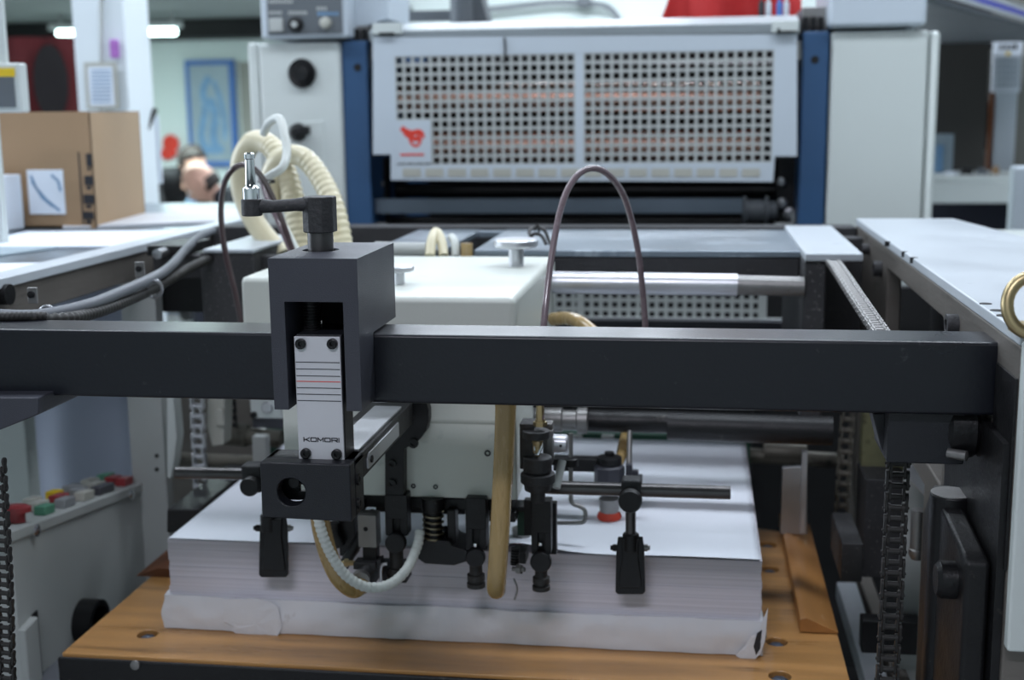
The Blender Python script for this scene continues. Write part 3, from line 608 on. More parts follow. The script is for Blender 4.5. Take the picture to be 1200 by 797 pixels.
# more underside clutter seen against the paper
b = B().pbox(573, 600, 604, 612, Yu + .03, .03).pbox(597, 594, 616, 600, Yu + .04, .03).pbox(614, 586, 624, 628, Yu + .03, .012).pbox(600, 648, 616, 661, Yu + .01, .03).pbox(645, 590, 652, 650, Yu + .01, .012)
obj('link_plate', b, 'black_part', hd, .001)
obj('green_lever', B().pbox(606, 596, 618, 628, Yu + .055, .006), 'dark_green', hd, .0008)
obj('small_spring', ribbed([P(604, 642, Yu - .01), P(603, 662, Yu - .01)], R(5, Yu), .0035, .12), 'black_part', hd)
b = B().stack(P(606, 667, Yu - .02), (1, -.3, .1), [(-.006, R(3, Yu)), (0, R(3, Yu)), (0, R(6, Yu)), (.006, R(6, Yu)), (.006, R(3, Yu)), (.010, R(3, Yu))], 6).tube(pc([(602, 678, Yu - .02), (606, 690, Yu - .02), (603, 703, Yu - .02)], 5), .0012, 6)
obj('wing_nut', b, 'dull_steel', hd)
# side tower with collars (right of the cover)
Yt = 1.45; ct = P(630, 540, Yt)
tw = thing('sucker_tower', 'dark stacked-collar tower with brass fitting at the right side of the suction head', 'sucker unit')
obj('tower', B().stack((ct.x, Yt, P(630, 588, Yt).z), (0, 0, 1), [(0, R(9, Yt)), (R(14, Yt), R(9, Yt)), (R(15, Yt), R(16, Yt)), (R(24, Yt), R(17, Yt)), (R(25, Yt), R(21, Yt)), (R(36, Yt), R(21, Yt)), (R(37, Yt), R(15, Yt)), (R(40, Yt), R(17.5, Yt)), (R(56, Yt), R(17.5, Yt)), (R(57, Yt), R(16, Yt))], 32), 'cast_iron', tw, .0008)
obj('upper_plate', B().stack((P(628, 505, Yt).x, Yt, P(628, 513, Yt).z), (0, 0, 1), [(0, R(16.5, Yt)), (R(9, Yt), R(16.5, Yt)), (R(9.5, Yt), R(15, Yt))], 32).pbox(609, 497, 626, 550, Yt + .0, .03), 'cast_iron', tw, .0008)
obj('fitting', B().stack((P(633, 497, Yt).x, Yt, P(633, 499, Yt).z), (0, 0, 1), [(0, R(8.5, Yt)), (R(5, Yt), R(8.5, Yt)), (R(5, Yt), R(6, Yt)), (R(8, Yt), R(6, Yt)), (R(8, Yt), R(5, Yt)), (R(32, Yt), R(4.5, Yt))], 6).stack((P(630, 530, Yt).x, Yt, P(630, 516, Yt).z), (0, 0, -1), [(0, R(7, Yt)), (R(6, Yt), R(6, Yt)), (R(7, Yt), R(3, Yt)), (R(22, Yt), R(3, Yt))], 16), 'brass', tw)
obj('pipe_loop', B().tube(pc([(626, 512, Yt), (626, 528, Yt), (630, 533, Yt - .004), (635, 522, Yt), (634, 512, Yt)], 5), R(1.8, Yt), 8), 'chrome', tw)
obj('clamp_plate', B().pbox(636, 497, 647, 545, Yt + .035, .02).pbox(640, 505, 648, 540, Yt + .03, .01), 'dull_steel', tw, .001)
b = B(); q = P(662, 525, Yt + .03); b.stack((P(648, 525, Yt + .05).x, Yt + .05, q.z), (1, 0, 0), [(0, R(11.5, Yt)), (R(17, Yt), R(11.5, Yt)), (R(19, Yt), R(9.5, Yt))], 28)
rl = obj('end_knob', b, 'aluminium', tw)
obj('hole', B().stack((q.x - .006, Yt + .05 - R(11.2, Yt), q.z), (0, -1, 0), [(-.002, .0018), (.0003, .0018)], 12), 'dark', rl)
obj('drop_pipe', B().tube([P(659, 540, Yt + .05), P(652, 572, Yt + .03)], R(5, Yt), 14), 'panel_grey', tw)
# red sucker cups
def sucker(u, vt, vb, w, Y, lab, body=True):
    t = thing('sucker', lab, 'sucker', 'red rubber suckers on the paper'); c = P(u, vb, Y); kx = R(1, Y)
    obj('cup', B().stack((c.x, Y, c.z), (0, 0, 1), [(0, w * .45 * kx), (3 * kx, w * .5 * kx), (7 * kx, w * .46 * kx), (10 * kx, w * .36 * kx)], 28), 'red_rubber', t)
    obj('barrel', B().stack((c.x, Y, c.z + 9 * kx), (0, 0, 1), [(0, w * .38 * kx), ((vb - vt) * .35 * kx, w * .42 * kx)], 24), 'dull_steel', t)
    if body:
        obj('body', B().stack((c.x, Y, P(u, 573, Y).z), (0, 0, 1), [(0, w * .62 * kx), (28 * kx, w * .62 * kx), (31 * kx, w * .5 * kx)], 8), 'bracket_paint', t, .001)
        obj('cap', B().stack((c.x, Y, P(u, 543, Y).z), (0, 0, 1), [(0, w * .5 * kx), (8 * kx, w * .5 * kx), (9 * kx, w * .3 * kx), (9.5 * kx, w * .2 * kx), (14 * kx, w * .2 * kx)], 24), 'black_iron', t, .0006)
ysk = P(714, 608, Z=ZP + .002).y
sucker(714, 560, 608, 30, ysk, 'red rubber sucker under a grey eight-sided body right of the suction head')
sucker(611, 600, 640, 27, 1.575, 'red rubber sucker half hidden beside the amber hose', False)
sk = thing('sucker_bracket', 'black bar and upright brackets carrying the grey sucker body', 'bracket')
obj('bar', B().pbox(648, 538, 700, 553, ysk, .02), 'black_part', sk, .001)
obj('upright', B().pbox(733, 545, 741, 570, ysk + .01, .01).pbox(741, 552, 748, 570, ysk + .01, .01).pbox(733, 560, 752, 575, ysk - .0, .02), 'bracket_paint', sk, .001)
obj('rod', B().tube([P(738, 505, ysk + .06), P(737, 562, ysk + .03)], R(3.5, 1.6), 10), 'dull_steel', sk)
one('hose', B().tube([P(735, 500, ysk + .14), P(728, 535, ysk + .06), P(722, 548, ysk + .02)], R(7, 1.65), 14), 'amber_hose', 'short yellow hose dropping into the grey sucker body', 'hose')
yw = 1.56
one('bent_wire', B().tube(pc([(669, 508, yw), (669, 540, yw), (669, 580, yw), (671, 590, yw), (680, 594, yw), (685, 598, yw), (686, 607, yw), (683, 612, yw), (672, 613, yw), (650, 613, yw)], 5), R(2.6, yw), 10), 'dull_steel', 'thin bent steel wire reaching down to the paper beside the tower', 'wire')
one('collar', B().stack(P(669, 546, yw), (0, 0, 1), [(0, R(9, yw)), (R(9, yw), R(9, yw)), (R(10, yw), R(6, yw))], 20).pbox(640, 538, 676, 546, yw + .005, .01), 'black_part', 'small black collar on the bent wire', 'collar', bev=.0006)
# black shafts just under the crossbar
bs = thing('black_shaft', 'thick black round shaft just under the right half of the crossbar', 'shaft')
obj('thin_section', B().cyl(P(684, 493, 1.75), P(785, 495, 1.75), R(13, 1.75)), 'black_iron', bs)
obj('thick_section', B().cyl(P(782, 499, 1.75), P(975, 505, 1.75), R(17, 1.75)), 'black_iron', bs)
one('gearbox_neck', B().stack(P(650, 492, 1.70), (1, 0, 0), [(-.03, .016), (.01, .017), (.012, .014), (.03, .014), (.032, .018), (.045, .018)], 20), 'dull_steel', 'dull metal coupling between the tower and the black shaft', 'coupling')

# ------------------------------------------------------------------ back stops: rods, knobs and black paddles
def paddle(name_l, ur, u0, v0, u1, v1, Y, kn, rod_v):
    t = thing('sheet_stop', name_l, 'stop'); w = u1 - u0
    c = (u0 + u1) / 2; vt = v0 + 26
    poly = pp([(u0 + 3, v0), (u1 - 3, v0), (u1 - 1, v0 + 14), (u1, v1 - 3), (u1 - 3, v1), (u0 + 3, v1), (u0, v1 - 3), (u0 + 1, v0 + 14)], Y)
    obj('blade', B().prism(poly, 'y', Y, Y + .005), 'black_part', t, .0012)
    obj('rib', B().prism(pp([(c - w * .28, v0 + 2), (c + w * .28, v0 + 2), (c + w * .26, v0 + 22), (c + w * .40, v1 - 8), (c - w * .40, v1 - 8), (c - w * .26, v0 + 22)], Y - .003), 'y', Y - .003, Y + .002), 'black_part', t, .001)
    obj('socket', B().stack((P(ur, v0, Y).x, Y + .004, P(ur, v0 + 16, Y).z), (0, 0, 1), [(0, R(10, Y)), (R(20, Y), R(10, Y)), (R(22, Y), R(8, Y))], 24), 'black_part', t, .0006)
    obj('rod', B().cyl(P(ur, v0 - 2, Y + .004), P(ur, rod_v, Y + .004), R(6.3, Y)), 'gunmetal_rod', t)
    for s in (-1, 1):
        q = P(c + s * (w * .5 + 1), v0 + 12, Y + .006)
        obj('screw', B().stack((q.x - s * .006, q.y, q.z), (s, 0, 0), [(0, .0045), (.008, .0045), (.008, .003), (.011, .003)], 12), 'dull_steel' if s > 0 else 'black_part', t)
    if kn:
        q = P(kn[0], kn[1], Y - .012); obj('knob', B().stack((q.x, Y + .004, q.z), (0, -1, 0), [(0, R(9, Y)), (.008, R(9, Y)), (.010, R(kn[2], Y)), (.020, R(kn[2], Y)), (.022, R(kn[2] * .92, Y))], 32), 'black_part', t)
        obj('clamp', B().pbox(kn[0] - 11, kn[1] - 24, kn[0] + 13, kn[1] + 8, Y + .002, .026), 'cast_iron', t, .004)
    return t
paddle('black paddle-shaped sheet stop at the right on the bare rod', 739, 721, 630, 756, 697, 1.50, (738.5, 587, 14), 590)
paddle('black paddle-shaped sheet stop at the left below the box bracket', 313, 303, 607, 337.5, 677, 1.50, (293, 570, 12), 545)
one('guide_rod', B().cyl(P(634, 571, 1.512), P(856, 577.5, 1.512), R(8.2, 1.512)), 'gunmetal_rod', 'dark round rod carrying the right sheet stop', 'rod', bev=.0008)
one('guide_rod', B().cyl(P(206, 554, 1.512), P(420, 558, 1.512), R(7.6, 1.512)), 'gunmetal_rod', 'dark round rod carrying the left sheet stop', 'rod', bev=.0008)

# ------------------------------------------------------------------ hoses and tubes
one('hose', B().tube(curve([P(591, 440, 1.33), P(592, 480, 1.345), P(589, 560, 1.355), P(584, 650, 1.36), P(581.5, 683, 1.37), P(581.5, 691, 1.385), P(582, 684, 1.40), P(584, 650, 1.41), P(590, 560, 1.42), P(594, 470, 1.43)], 8), R(12.2, 1.36), 22), 'amber_hose', 'thick amber hose hanging in a loop in front of the suction head', 'hose')
one('hose', B().tube(pc([(374, 596, 1.36), (377, 620, 1.37), (385, 650, 1.38), (397, 676, 1.39), (413, 690, 1.41), (424, 686, 1.43)], 8), R(12, 1.38), 20), 'amber_hose', 'amber hose curving behind the white hose left of the suction head', 'hose')
one('hose', ribbed(pc([(372, 596, 1.34), (376, 620, 1.345), (387, 648, 1.35), (405, 674, 1.36), (430, 688, 1.37), (456, 685, 1.385), (476, 668, 1.41), (489, 640, 1.44), (492, 622, 1.455)], 12), R(6.4, 1.37), .0065, .06, 16), 'white_hose', 'whitish spiral-wrapped hose sagging below the box bracket', 'hose')
one('air_tube', B().tube(pc([(634, 492, 1.45), (634, 440, 1.46), (637, 384, 1.47), (645, 310, 1.5), (657, 245, 1.53), (672, 211, 1.55), (691, 197.5, 1.57), (712, 204, 1.59), (732, 232, 1.62), (746, 285, 1.65), (753, 340, 1.67), (757, 400, 1.68), (757, 470, 1.68)], 8), R(3.9, 1.55), 14), 'lilac_tube', 'thin glossy purplish tube arching high above the crossbar', 'tube')
one('air_tube', B().tube(pc([(284, 385, 1.75), (276, 345, 1.75), (263, 290, 1.75), (259, 245, 1.74), (264, 212, 1.72), (276, 196, 1.70), (290, 194, 1.72), (305, 205, 1.75), (318, 228, 1.78), (332, 262, 1.80), (345, 300, 1.8)], 8), R(3.6, 1.73), 12), 'brown_tube', 'thin dark brown tube looping behind the crank handle', 'tube')
def corr(pts, r, n=18, sm=.35):
    q = resample(pts, .0022); N = len(q); b = B()
    b.tube(q, [r * (1 + (.055 if N * sm < i else .0) * math.sin(i * 2 * PI / 5)) for i in range(N)], n); return b
one('suction_hose', corr(pc([(330, 300, 2.03), (300, 262, 2.05), (284, 225, 2.06), (283, 190, 2.06), (297, 166, 2.05), (318, 172, 2.03), (334, 200, 2.0), (345, 240, 1.98), (354, 300, 1.95)], 14), R(13, 2.02), sm=.56), 'cream_hose', 'cream corrugated suction hose, left of two, looping far out behind the crank', 'hose')
one('suction_hose', corr(pc([(318, 240, 1.99), (318, 205, 1.99), (332, 184, 1.98), (354, 184, 1.97), (374, 206, 1.95), (392, 244, 1.92), (404, 300, 1.90)], 14), R(12.3, 1.95), sm=.42), 'cream_hose', 'cream corrugated suction hose, right of two, bending down behind the clamp block', 'hose')
one('hose', B().tube(pc([(309, 156, 1.96), (315, 144, 1.94), (327, 139, 1.92), (333, 155, 1.90), (336, 178, 1.88), (331, 196, 1.86), (315, 207, 1.86), (308, 218, 1.86), (314, 238, 1.86), (330, 262, 1.84), (350, 300, 1.82)], 10), R(5.2, 1.88), 14), 'white_hose', 'thin white hose winding over the corrugated hoses', 'hose')
one('hose', B().tube(pc([(306, 208, 1.83), (316, 238, 1.82), (328, 262, 1.81), (344, 300, 1.80)], 6), R(4.2, 1.82), 12), 'lilac_tube', 'thin grey-lilac hose tied beside the thin white hose', 'hose')
one('cable_tie', B().tube([P(311 + 9 * math.cos(a), 213 - 2 * math.sin(a), 1.835 + .014 * math.sin(a)) for a in [k * PI / 10 for k in range(21)]], .0012, 6).box(*(P(319, 213, 1.82) - Vector((.002, .002, .002))), *(P(319, 213, 1.82) + Vector((.004, .002, .003)))), 'black_rubber', 'small black cable tie around the thin hoses', 'cable tie')
one('hose', B().tube(pc([(648, 374, 1.78), (664, 373, 1.76), (680, 378, 1.73), (700, 394, 1.70)], 8), R(8, 1.76), 16), 'amber_hose', 'short amber hose emerging right of the suction head above the crossbar', 'hose')
one('pipe_elbow', B().tube(pc([(504, 300, 1.90), (506, 282, 1.92), (511, 272, 1.95), (517, 282, 1.93), (520, 300, 1.91)], 6), R(6, 1.92), 14), 'cream_hose', 'cream pipe elbow behind the left knob of the suction head', 'pipe')
one('pipe_elbow', B().tube(pc([(534, 300, 1.92), (533, 284, 1.93), (529, 278, 1.95)], 6), R(5, 1.92), 12), 'white_hose', 'short white pipe stub between the pipe elbow and the amber stub', 'pipe')
one('pipe_stub', B().cyl(P(547, 300, 1.92), P(547, 285, 1.92), R(7, 1.92)), 'amber_hose', 'short amber pipe stub behind the suction head', 'pipe')
one('pipe_stub', B().cyl(P(440, 292, 1.93), P(500, 293, 1.93), R(9, 1.92)), 'panel_grey', 'pale horizontal pipe behind the left knob of the suction head', 'pipe')
one('wire_bundle', B().tube(pc([(626, 282, 1.93), (620, 272, 1.95), (628, 266, 1.97), (638, 270, 1.96), (644, 284, 1.95), (650, 292, 1.93)], 6), .0028, 8).tube(pc([(618, 288, 1.93), (624, 275, 1.93), (634, 276, 1.93), (640, 286, 1.92)], 6), .0028, 8).tube(pc([(626, 270, 1.93), (630, 264, 1.93), (632, 272, 1.93)], 6), .002, 8), 'black_rubber', 'small tangle of black wires on the rear table behind the knob', 'wires')

# ------------------------------------------------------------------ lower right machinery
lr = thing('end_bracket', 'black angular block under the right end of the crossbar', 'bracket')
obj('block', B().pbox(1040, 480, 1131, 544, 1.235, .09).prism(pp([(1022, 484), (1041, 484), (1041, 541), (1032, 525)], 1.26), 'y', 1.26, 1.30), 'block_paint', lr, .002)
obj('bolt', B().stack(P(1118, 532, 1.232), (1, -.6, 0), [(-.006, .005), (.012, .005), (.013, .003)], 14), 'dull_steel', lr)
pu = thing('pulley', 'dark wheel with a bright hub beside the right end bracket', 'pulley')
Xp = P(1150, 500, X=XI - .02) if 0 else None
c = P(1158, 505, 1.25)
obj('wheel', B().stack((XI - .038, 1.26, P(1150, 500, 1.26).z), (1, 0, 0), [(0, .026), (.004, .030), (.026, .030), (.03, .026)], 32), 'black_iron', pu)
obj('hub', B().stack((XI - .046, 1.26, P(1150, 500, 1.26).z), (1, 0, 0), [(0, .012), (.01, .020), (.012, .020)], 28), 'steel', pu)
po = thing('post', 'thick black round post with a flat bright top at lower right', 'post')
c = P(1116, 578, 1.30); obj('post', B().cyl((c.x, 1.30, .3), (c.x, 1.30, c.z), R(25, 1.30), n=40), 'black_part', po, .002)
obj('cap', B().cyl((c.x, 1.30, c.z), (c.x, 1.30, c.z + .001), R(24, 1.30), n=40), 'dull_steel', po)
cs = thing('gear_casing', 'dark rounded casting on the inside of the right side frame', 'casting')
obj('end_shade', B().box(XI - .0025, 1.1405, .99, XI - .0003, 1.215, 1.165), 'black_iron', cs)  # thin black strip added as shade on the web beside the crossbar end
obj('side_panel', B().box(XI - .008, 1.146, .5, XI - .0005, 1.40, 1.105), 'black_iron', cs)  # added black plate, stands in for the shadow on the web below the crossbar
obj('casing', B().prism([(1.16, .99), (1.34, 1.01), (1.38, .97), (1.38, .62), (1.30, .56), (1.16, .62)], 'x', XI - .032, XI - .009), 'black_iron', cs, .005)
obj('boss', B().stack((XI - .05, 1.20, P(1160, 690, 1.18).z), (1, 0, 0), [(0, .014), (.004, .018), (.02, .018)], 24), 'black_iron', cs)
# cabinet-like pale plates behind the chain
one('pale_board', B().pbox(1055, 545, 1110, 860, 1.75, .02), 'panel_grey', 'pale grey panel standing behind the nearest roller chain', 'panel', bev=.002)
one('bar', B().pbox(1010, 730, 1110, 768, 1.70, .03), 'black_iron', 'black flat bar crossing the pale panel low at right', 'bar', bev=.002)
b = B().pbox(1058, 562, 1102, 620, 1.66, .05); fi = thing('steel_fitting', 'short cylindrical steel fitting on a light bracket behind the post', 'fitting')
obj('bracket', B().prism(pp([(1062, 545), (1105, 545), (1112, 575), (1100, 600), (1064, 560)], 1.66), 'y', 1.66, 1.68), 'aluminium', fi, .001)
obj('barrel', B().stack((P(1077, 600, 1.6).x, 1.6, P(1077, 655, 1.6).z), (0, 0, 1), [(0, R(7, 1.6)), (R(6, 1.6), R(10, 1.6)), (R(12, 1.6), R(10, 1.6)), (R(13, 1.6), R(9, 1.6)), (R(60, 1.6), R(9, 1.6))], 20), 'dull_steel', fi)
gb = thing('guide_block', 'dusty dark grey guide block standing right of the pile board', 'block')
q0 = P(981, 626, 1.72)
obj('block', B().box(P(986, 660, 1.72).x, 1.72, P(990, 682, 1.72).z, P(1011, 660, 1.72).x, 1.86, P(995, 637, 1.72).z), 'speckled_iron', gb, .002)
rb = B(); zr = .62
rl0, rl1, rl2, rl3 = P(1012, 805, Z=zr), P(1038, 805, Z=zr), P(1012, 682, Z=zr), P(990, 682, Z=zr)
xrl = (rl0.x + rl3.x) / 2
one('guide_rail', B().box(P(1014, 797, Z=zr).x, 1.2, zr - .03, P(1038, 797, Z=zr).x + .004, P(995, 682, Z=zr).y, zr), 'hammered_white', 'light worn metal rail running along the right of the pile board', 'rail', bev=.002)
one('inner_column', B().pbox(1010, 478, 1062, 565, 1.95, .03), 'dusty_green', 'yellow-green dusty metal column behind the right end bracket', 'column', bev=.003)
one('inner_housing', B().pbox(1012, 562, 1062, 678, 1.88, .1), 'speckled_iron', 'speckled dark housing behind the nearest roller chain', 'housing', bev=.003)
one('inner_pipe', B().cyl(P(862, 533, 2.25), P(988, 540, 2.25), R(9, 2.25)).cyl(P(895, 529, 2.25), P(945, 531, 2.25), R(11, 2.25)), 'greasy_iron', 'dirty horizontal pipe beyond the right end of the paper stack', 'pipe')
one('side_plate', B().prism(pp([(917, 548), (946, 546), (946, 626), (914, 626)], 1.95), 'y', 1.95, 1.96), 'steel', 'shiny upright steel plate right of the paper stack', 'plate', bev=.001)
obj('edge_blade', B().pbox(939, 530, 945, 626, 1.935, .015), 'aluminium', bpy.data.objects['side_plate'], label='thin pale upright blade')
one('lay_strip', B().pbox(640, 510, 876, 800, 2.16, .03), 'dark_green', 'dark green strip at the far edge of the paper stack', 'strip')
for u in (668, 705, 812): one('lay_tab', B().pbox(u, 511, u + 14, 520, 2.148, .013), 'panel_grey', {668: 'small white tab on the green strip beside the tower', 705: 'small white tab on the green strip, middle of three', 812: 'small white tab on the green strip, rightmost of three'}[u], 'tab', 'tabs on the green strip')
# deep dark interior walls of the feeder
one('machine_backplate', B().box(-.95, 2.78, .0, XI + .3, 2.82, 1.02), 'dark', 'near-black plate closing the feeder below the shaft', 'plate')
one('floor_tray', B().box(-.95, 1.2, .30, XI + .2, 2.40, .33), 'black_iron', 'dark tray at the bottom of the feeder under the pile board', 'tray')

# ------------------------------------------------------------------ lower left: post, control panel, cloth, inner parts
cp = thing('control_box', 'grey sloping control box with push buttons at lower left', 'control panel')
Yo = 2.02; xc_ = P(172, 600, Yo).x
def zat(u, v): p = P(u, v, X=xc_); return (p.y, p.z)
A = [zat(12, 625), zat(172, 566), (Yo, .35), (zat(12, 625)[0], .35)]
obj('body', B().prism(A, 'x', xc_ - .08, xc_), 'panel_grey', cp, .002)
y0, z0 = A[0]; y1, z1 = A[1]
obj('lid', B().prism([(y0 - .006, z0 - .012), (y1, z1 - .012), (y1, z1 + .004), (y0 - .006, z0 + .004)], 'x', xc_ - .083, xc_ + .004), 'post_grey', cp, .002)
dv = Vector((0, y1 - y0, z1 - z0)); nrm = Vector((0, -dv.z, dv.y)).normalized()
def onlid(f, g): return Vector((xc_ - .08 * g, y0, z0 + .004)) + dv * f
for f in (.14, .84):
    p = onlid(f, -.02) - nrm * .012; obj('screw', B().stack(p, (1, 0, 0), [(0, .009), (.005, .009), (.007, .005)], 20), 'chrome', cp)
for i, (f, g, m, wd) in enumerate([(.28, .2, 'button_green', .016), (.42, .2, 'button_grey', .018), (.56, .2, 'button_pale', .018), (.70, .2, 'button_dark', .026), (.88, .2, 'button_red', .016), (.34, .5, 'button_pale', .018), (.48, .5, 'button_red', .018), (.62, .5, 'button_grey', .018), (.76, .5, 'button_pale', .018), (.90, .5, 'button_red', .016),
                      (.40, .8, 'button_pale', .016), (.55, .8, 'yellow', .014), (.68, .8, 'button_grey', .018), (.82, .8, 'button_pale', .018), (.95, .8, 'button_green', .018)]):
    p = onlid(f, g); b = B(); Mx = Matrix.Translation(p) @ Matrix((Vector((1, 0, 0)), dv.normalized(), nrm)).transposed().to_4x4()
    b.box(-.009, -wd, 0, .009, wd, .014, Mx); obj('push_button', b, m, cp, .002)
p = onlid(.13, .28); obj('stop_button', B().stack(p, nrm, [(0, .012), (.014, .012), (.015, .020), (.022, .020), (.025, .014)], 24), 'button_red', cp, label='red mushroom stop button')
obj('door_strip', B().prism([(y0 - .004, z0 - .14), (y0 + .035, z0 - .135), (y0 + .035, .38), (y0 - .004, .38)], 'x', xc_ + .0, xc_ + .012), 'post_grey', cp, .003)
obj('door_gap', B().prism([(y0 + .036, z0 - .135), (y0 + .05, z0 - .133), (y0 + .05, .38), (y0 + .036, .38)], 'x', xc_ - .002, xc_ + .003), 'dark', cp)
q = P(96, 728, X=xc_); obj('cable_port', B().stack((xc_, q.y, q.z), (1, 0, 0), [(-.002, .035), (.03, .035), (.03, .026), (.0, .024)], 28), 'black_part', cp)
one('upright_post', B().box(P(160, 600, 2.0).x - .004, 2.0, .2, P(197, 600, 2.0).x, 2.03, 1.13), 'post_grey', 'light grey upright post behind the left end of the crossbar', 'post', bev=.002)
pst = bpy.data.objects['upright_post']
for v in (534, 550): p = P(184, v, 2.0); obj('screw', B().stack((p.x, 2.0, p.z), (0, -1, 0), [(0, .0035), (.002, .0035)], 12), 'black_part', pst)
one('pale_strip', B().prism(pp([(196, 466), (203, 466), (207, 512), (203, 545), (200, 560), (196, 560)], 1.99), 'y', 1.99, 2.02), 'white_enamel', 'pale wavy strip along the right side of the upright post', 'strip')
def cl(u, v):
    x = P(20, 500, 2.5).x + (P(175, 500, 2.5).x - P(20, 500, 2.5).x) * u
    return Vector((x, 2.5 + .02 * math.sin(u * 9 + v * 2) + .012 * math.sin(u * 4 - v * 7), 1.13 - 1.0 * v))
one('dust_sheet', B().grid(cl, 40, 24), 'sheet_cloth', 'pale lilac dust sheet hanging behind the control box', 'cloth', solid=.002)
one('cabinet_panel', B().box(P(-60, 540, 2.1).x, 2.1, .1, P(32, 540, 2.1).x, 2.14, 1.12), 'white_enamel', 'tall pale panel at the left edge beside the dust sheet', 'panel', bev=.003)
rz = .60; one('guide_rail', B().prism([(P(60, 800, Z=rz).x - .03, 1.2), (P(92, 800, Z=rz).x, 1.2), (P(92, 800, Z=rz).x, 2.1), (P(60, 800, Z=rz).x - .03, 2.1)], 'z', rz - .02, rz), 'grey_cable', 'blue-grey metal rail along the left edge of the pile board', 'rail')
one('side_guide', B().prism([(P(197, 600, 1.80).x, P(197, 597, 1.80).z), (P(245, 600, 1.80).x, P(245, 578, 1.80).z)] [:0] or pp([(195, 597), (232, 597), (232, 622), (195, 625)], 1.75), 'y', 1.75, 2.0), 'black_iron', 'black block with a bare metal top left of the paper stack', 'block', bev=.003)
one('inner_shaft', B().cyl(P(262, 508, 2.1), P(330, 515, 2.1), R(11, 2.1)).cyl(P(262, 508, 2.1), P(290, 511, 2.1), R(14, 2.1)).cyl(P(200, 538, 2.15), P(300, 542, 2.15), R(9, 2.15)), 'greasy_iron', 'greasy horizontal shaft seen below the left half of the crossbar', 'shaft')
one('yellow_fitting', B().prism(pp([(243, 466), (263, 468), (262, 522), (248, 524), (242, 500)], 1.95), 'y', 1.95, 1.99).pbox(252, 480, 262, 500, 1.94, .02), 'button_pale', 'pale yellow fitting hanging beside the pale roller chain', 'fitting', bev=.003)
fp = thing('rear_bracket', 'white flat bracket with round holes behind the clamp block', 'bracket')
obj('plate', B().prism(pp([(292, 462), (420, 466), (420, 492), (294, 490)], 1.98), 'y', 1.98, 1.99), 'white_enamel', fp, .002)
for u, v, r in ((314, 477, 7), (338, 482, 7), (298, 486, 4)): p = P(u, v, 1.98); obj('boss', B().stack((p.x, 1.98, p.z), (0, -1, 0), [(0, R(r, 2)), (.006, R(r, 2)), (.008, R(r * .8, 2))], 20), 'black_part' if r == 4 else 'aluminium', fp)
obj('rail', B().pbox(296, 492, 420, 503, 1.99, .02), 'bracket_paint', fp)
one('lay_strip', B().pbox(318, 503, 366, 800, 2.16, .03), 'dark_green', 'green metal edge beyond the paper just left of the scale bar', 'strip')
one('left_inner_wall', B().pbox(196, 466, 300, 700, 2.3, .03), 'frame_side', 'oily brown machine wall behind the left roller chains', 'machine panel')
one('square_tube', B().pbox(296, 512, 312, 552, 2.0, .02), 'post_grey', 'short pale square tube behind the left rod', 'tube', bev=.001)

# ------------------------------------------------------------------ printing press unit
Yq = 2.9
pr_ = thing('printing_press', 'offset press unit with blue side columns behind the feeder', 'printing press')
for i, (u0, u1) in enumerate(((403, 433), (938, 969))):
    c = obj('side_column', B().box(P(u0, 150, Yq).x, Yq, 0, P(u1, 150, Yq).x, Yq + .9, P(u0, 48 if i == 0 else 37, Yq).z), 'blue_paint', pr_, .004)
    p = P((419, 955)[i], (79, 70)[i], Yq); obj('hole', B().stack((p.x, Yq, p.z), (0, -1, 0), [(-.002, R(4.5, Yq)), (.001, R(4.5, Yq))], 18), 'dark', c)
    obj('column_head', B().pbox((405, 940)[i], (30, 8)[i], (433, 970)[i], (48, 37)[i], Yq + .05, .3), 'dull_steel', c, .003)
    for j in range(3): obj('cap_screw', B().cyl(P(u0 + 6 + j * 9, (46, 36)[i], Yq + .03), P(u0 + 6 + j * 9, (34, 20)[i], Yq + .03), R(3.5, Yq)), 'black_iron', c)
xl_, xr_ = P(433, 150, Yq).x, P(938, 150, Yq).x
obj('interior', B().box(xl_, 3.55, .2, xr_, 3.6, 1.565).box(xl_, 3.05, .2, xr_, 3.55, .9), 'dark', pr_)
# cabinets
cl_ = obj('cover_panel', B().box(P(308, 150, Yq).x, Yq - .01, .1, P(403, 150, Yq).x, Yq + .9, P(350, 50, Yq).z), 'white_enamel', pr_, .008, label='left white end cover')
obj('cover_edge', B().box(P(295, 150, Yq).x, Yq - .005, .1, P(308, 150, Yq).x - .002, Yq + .9, P(300, 50, Yq).z), 'white_enamel', cl_, .006)
cr_ = obj('cover_panel', B().box(P(971, 150, Yq).x, Yq - .01, .1, P(1083, 150, Yq).x, Yq + .9, P(1030, 36.5, Yq).z), 'white_enamel', pr_, .006, label='right white end cover')
obj('cover_edge', B().box(P(1083, 150, Yq).x + .003, Yq - .008, .1, P(1097, 150, Yq).x, Yq + .9, P(1090, 36, Yq).z), 'white_enamel', cr_, .012)
p = P(355, 86, Yq - .01); obj('hand_wheel', B().stack((p.x, Yq - .01, p.z), (0, -1, 0), [(0, R(16, Yq)), (.008, R(17, Yq)), (.012, R(15, Yq)), (.010, R(11, Yq)), (.02, R(9, Yq)), (.022, R(4, Yq))], 32), 'black_part', cl_)
p = P(350, 155, Yq - .01); obj('handle', B().stack((p.x, Yq - .01, p.z), (0, -1, 0), [(0, R(11, Yq)), (.015, R(10, Yq)), (.03, R(5, Yq))], 20).pbox(350, 148, 362, 158, Yq - .04, .015), 'black_part', cl_, .002)
obj('hatch', B().pbox(352, 142, 381, 262, Yq - .013, .004), 'white_enamel', cl_, .003)
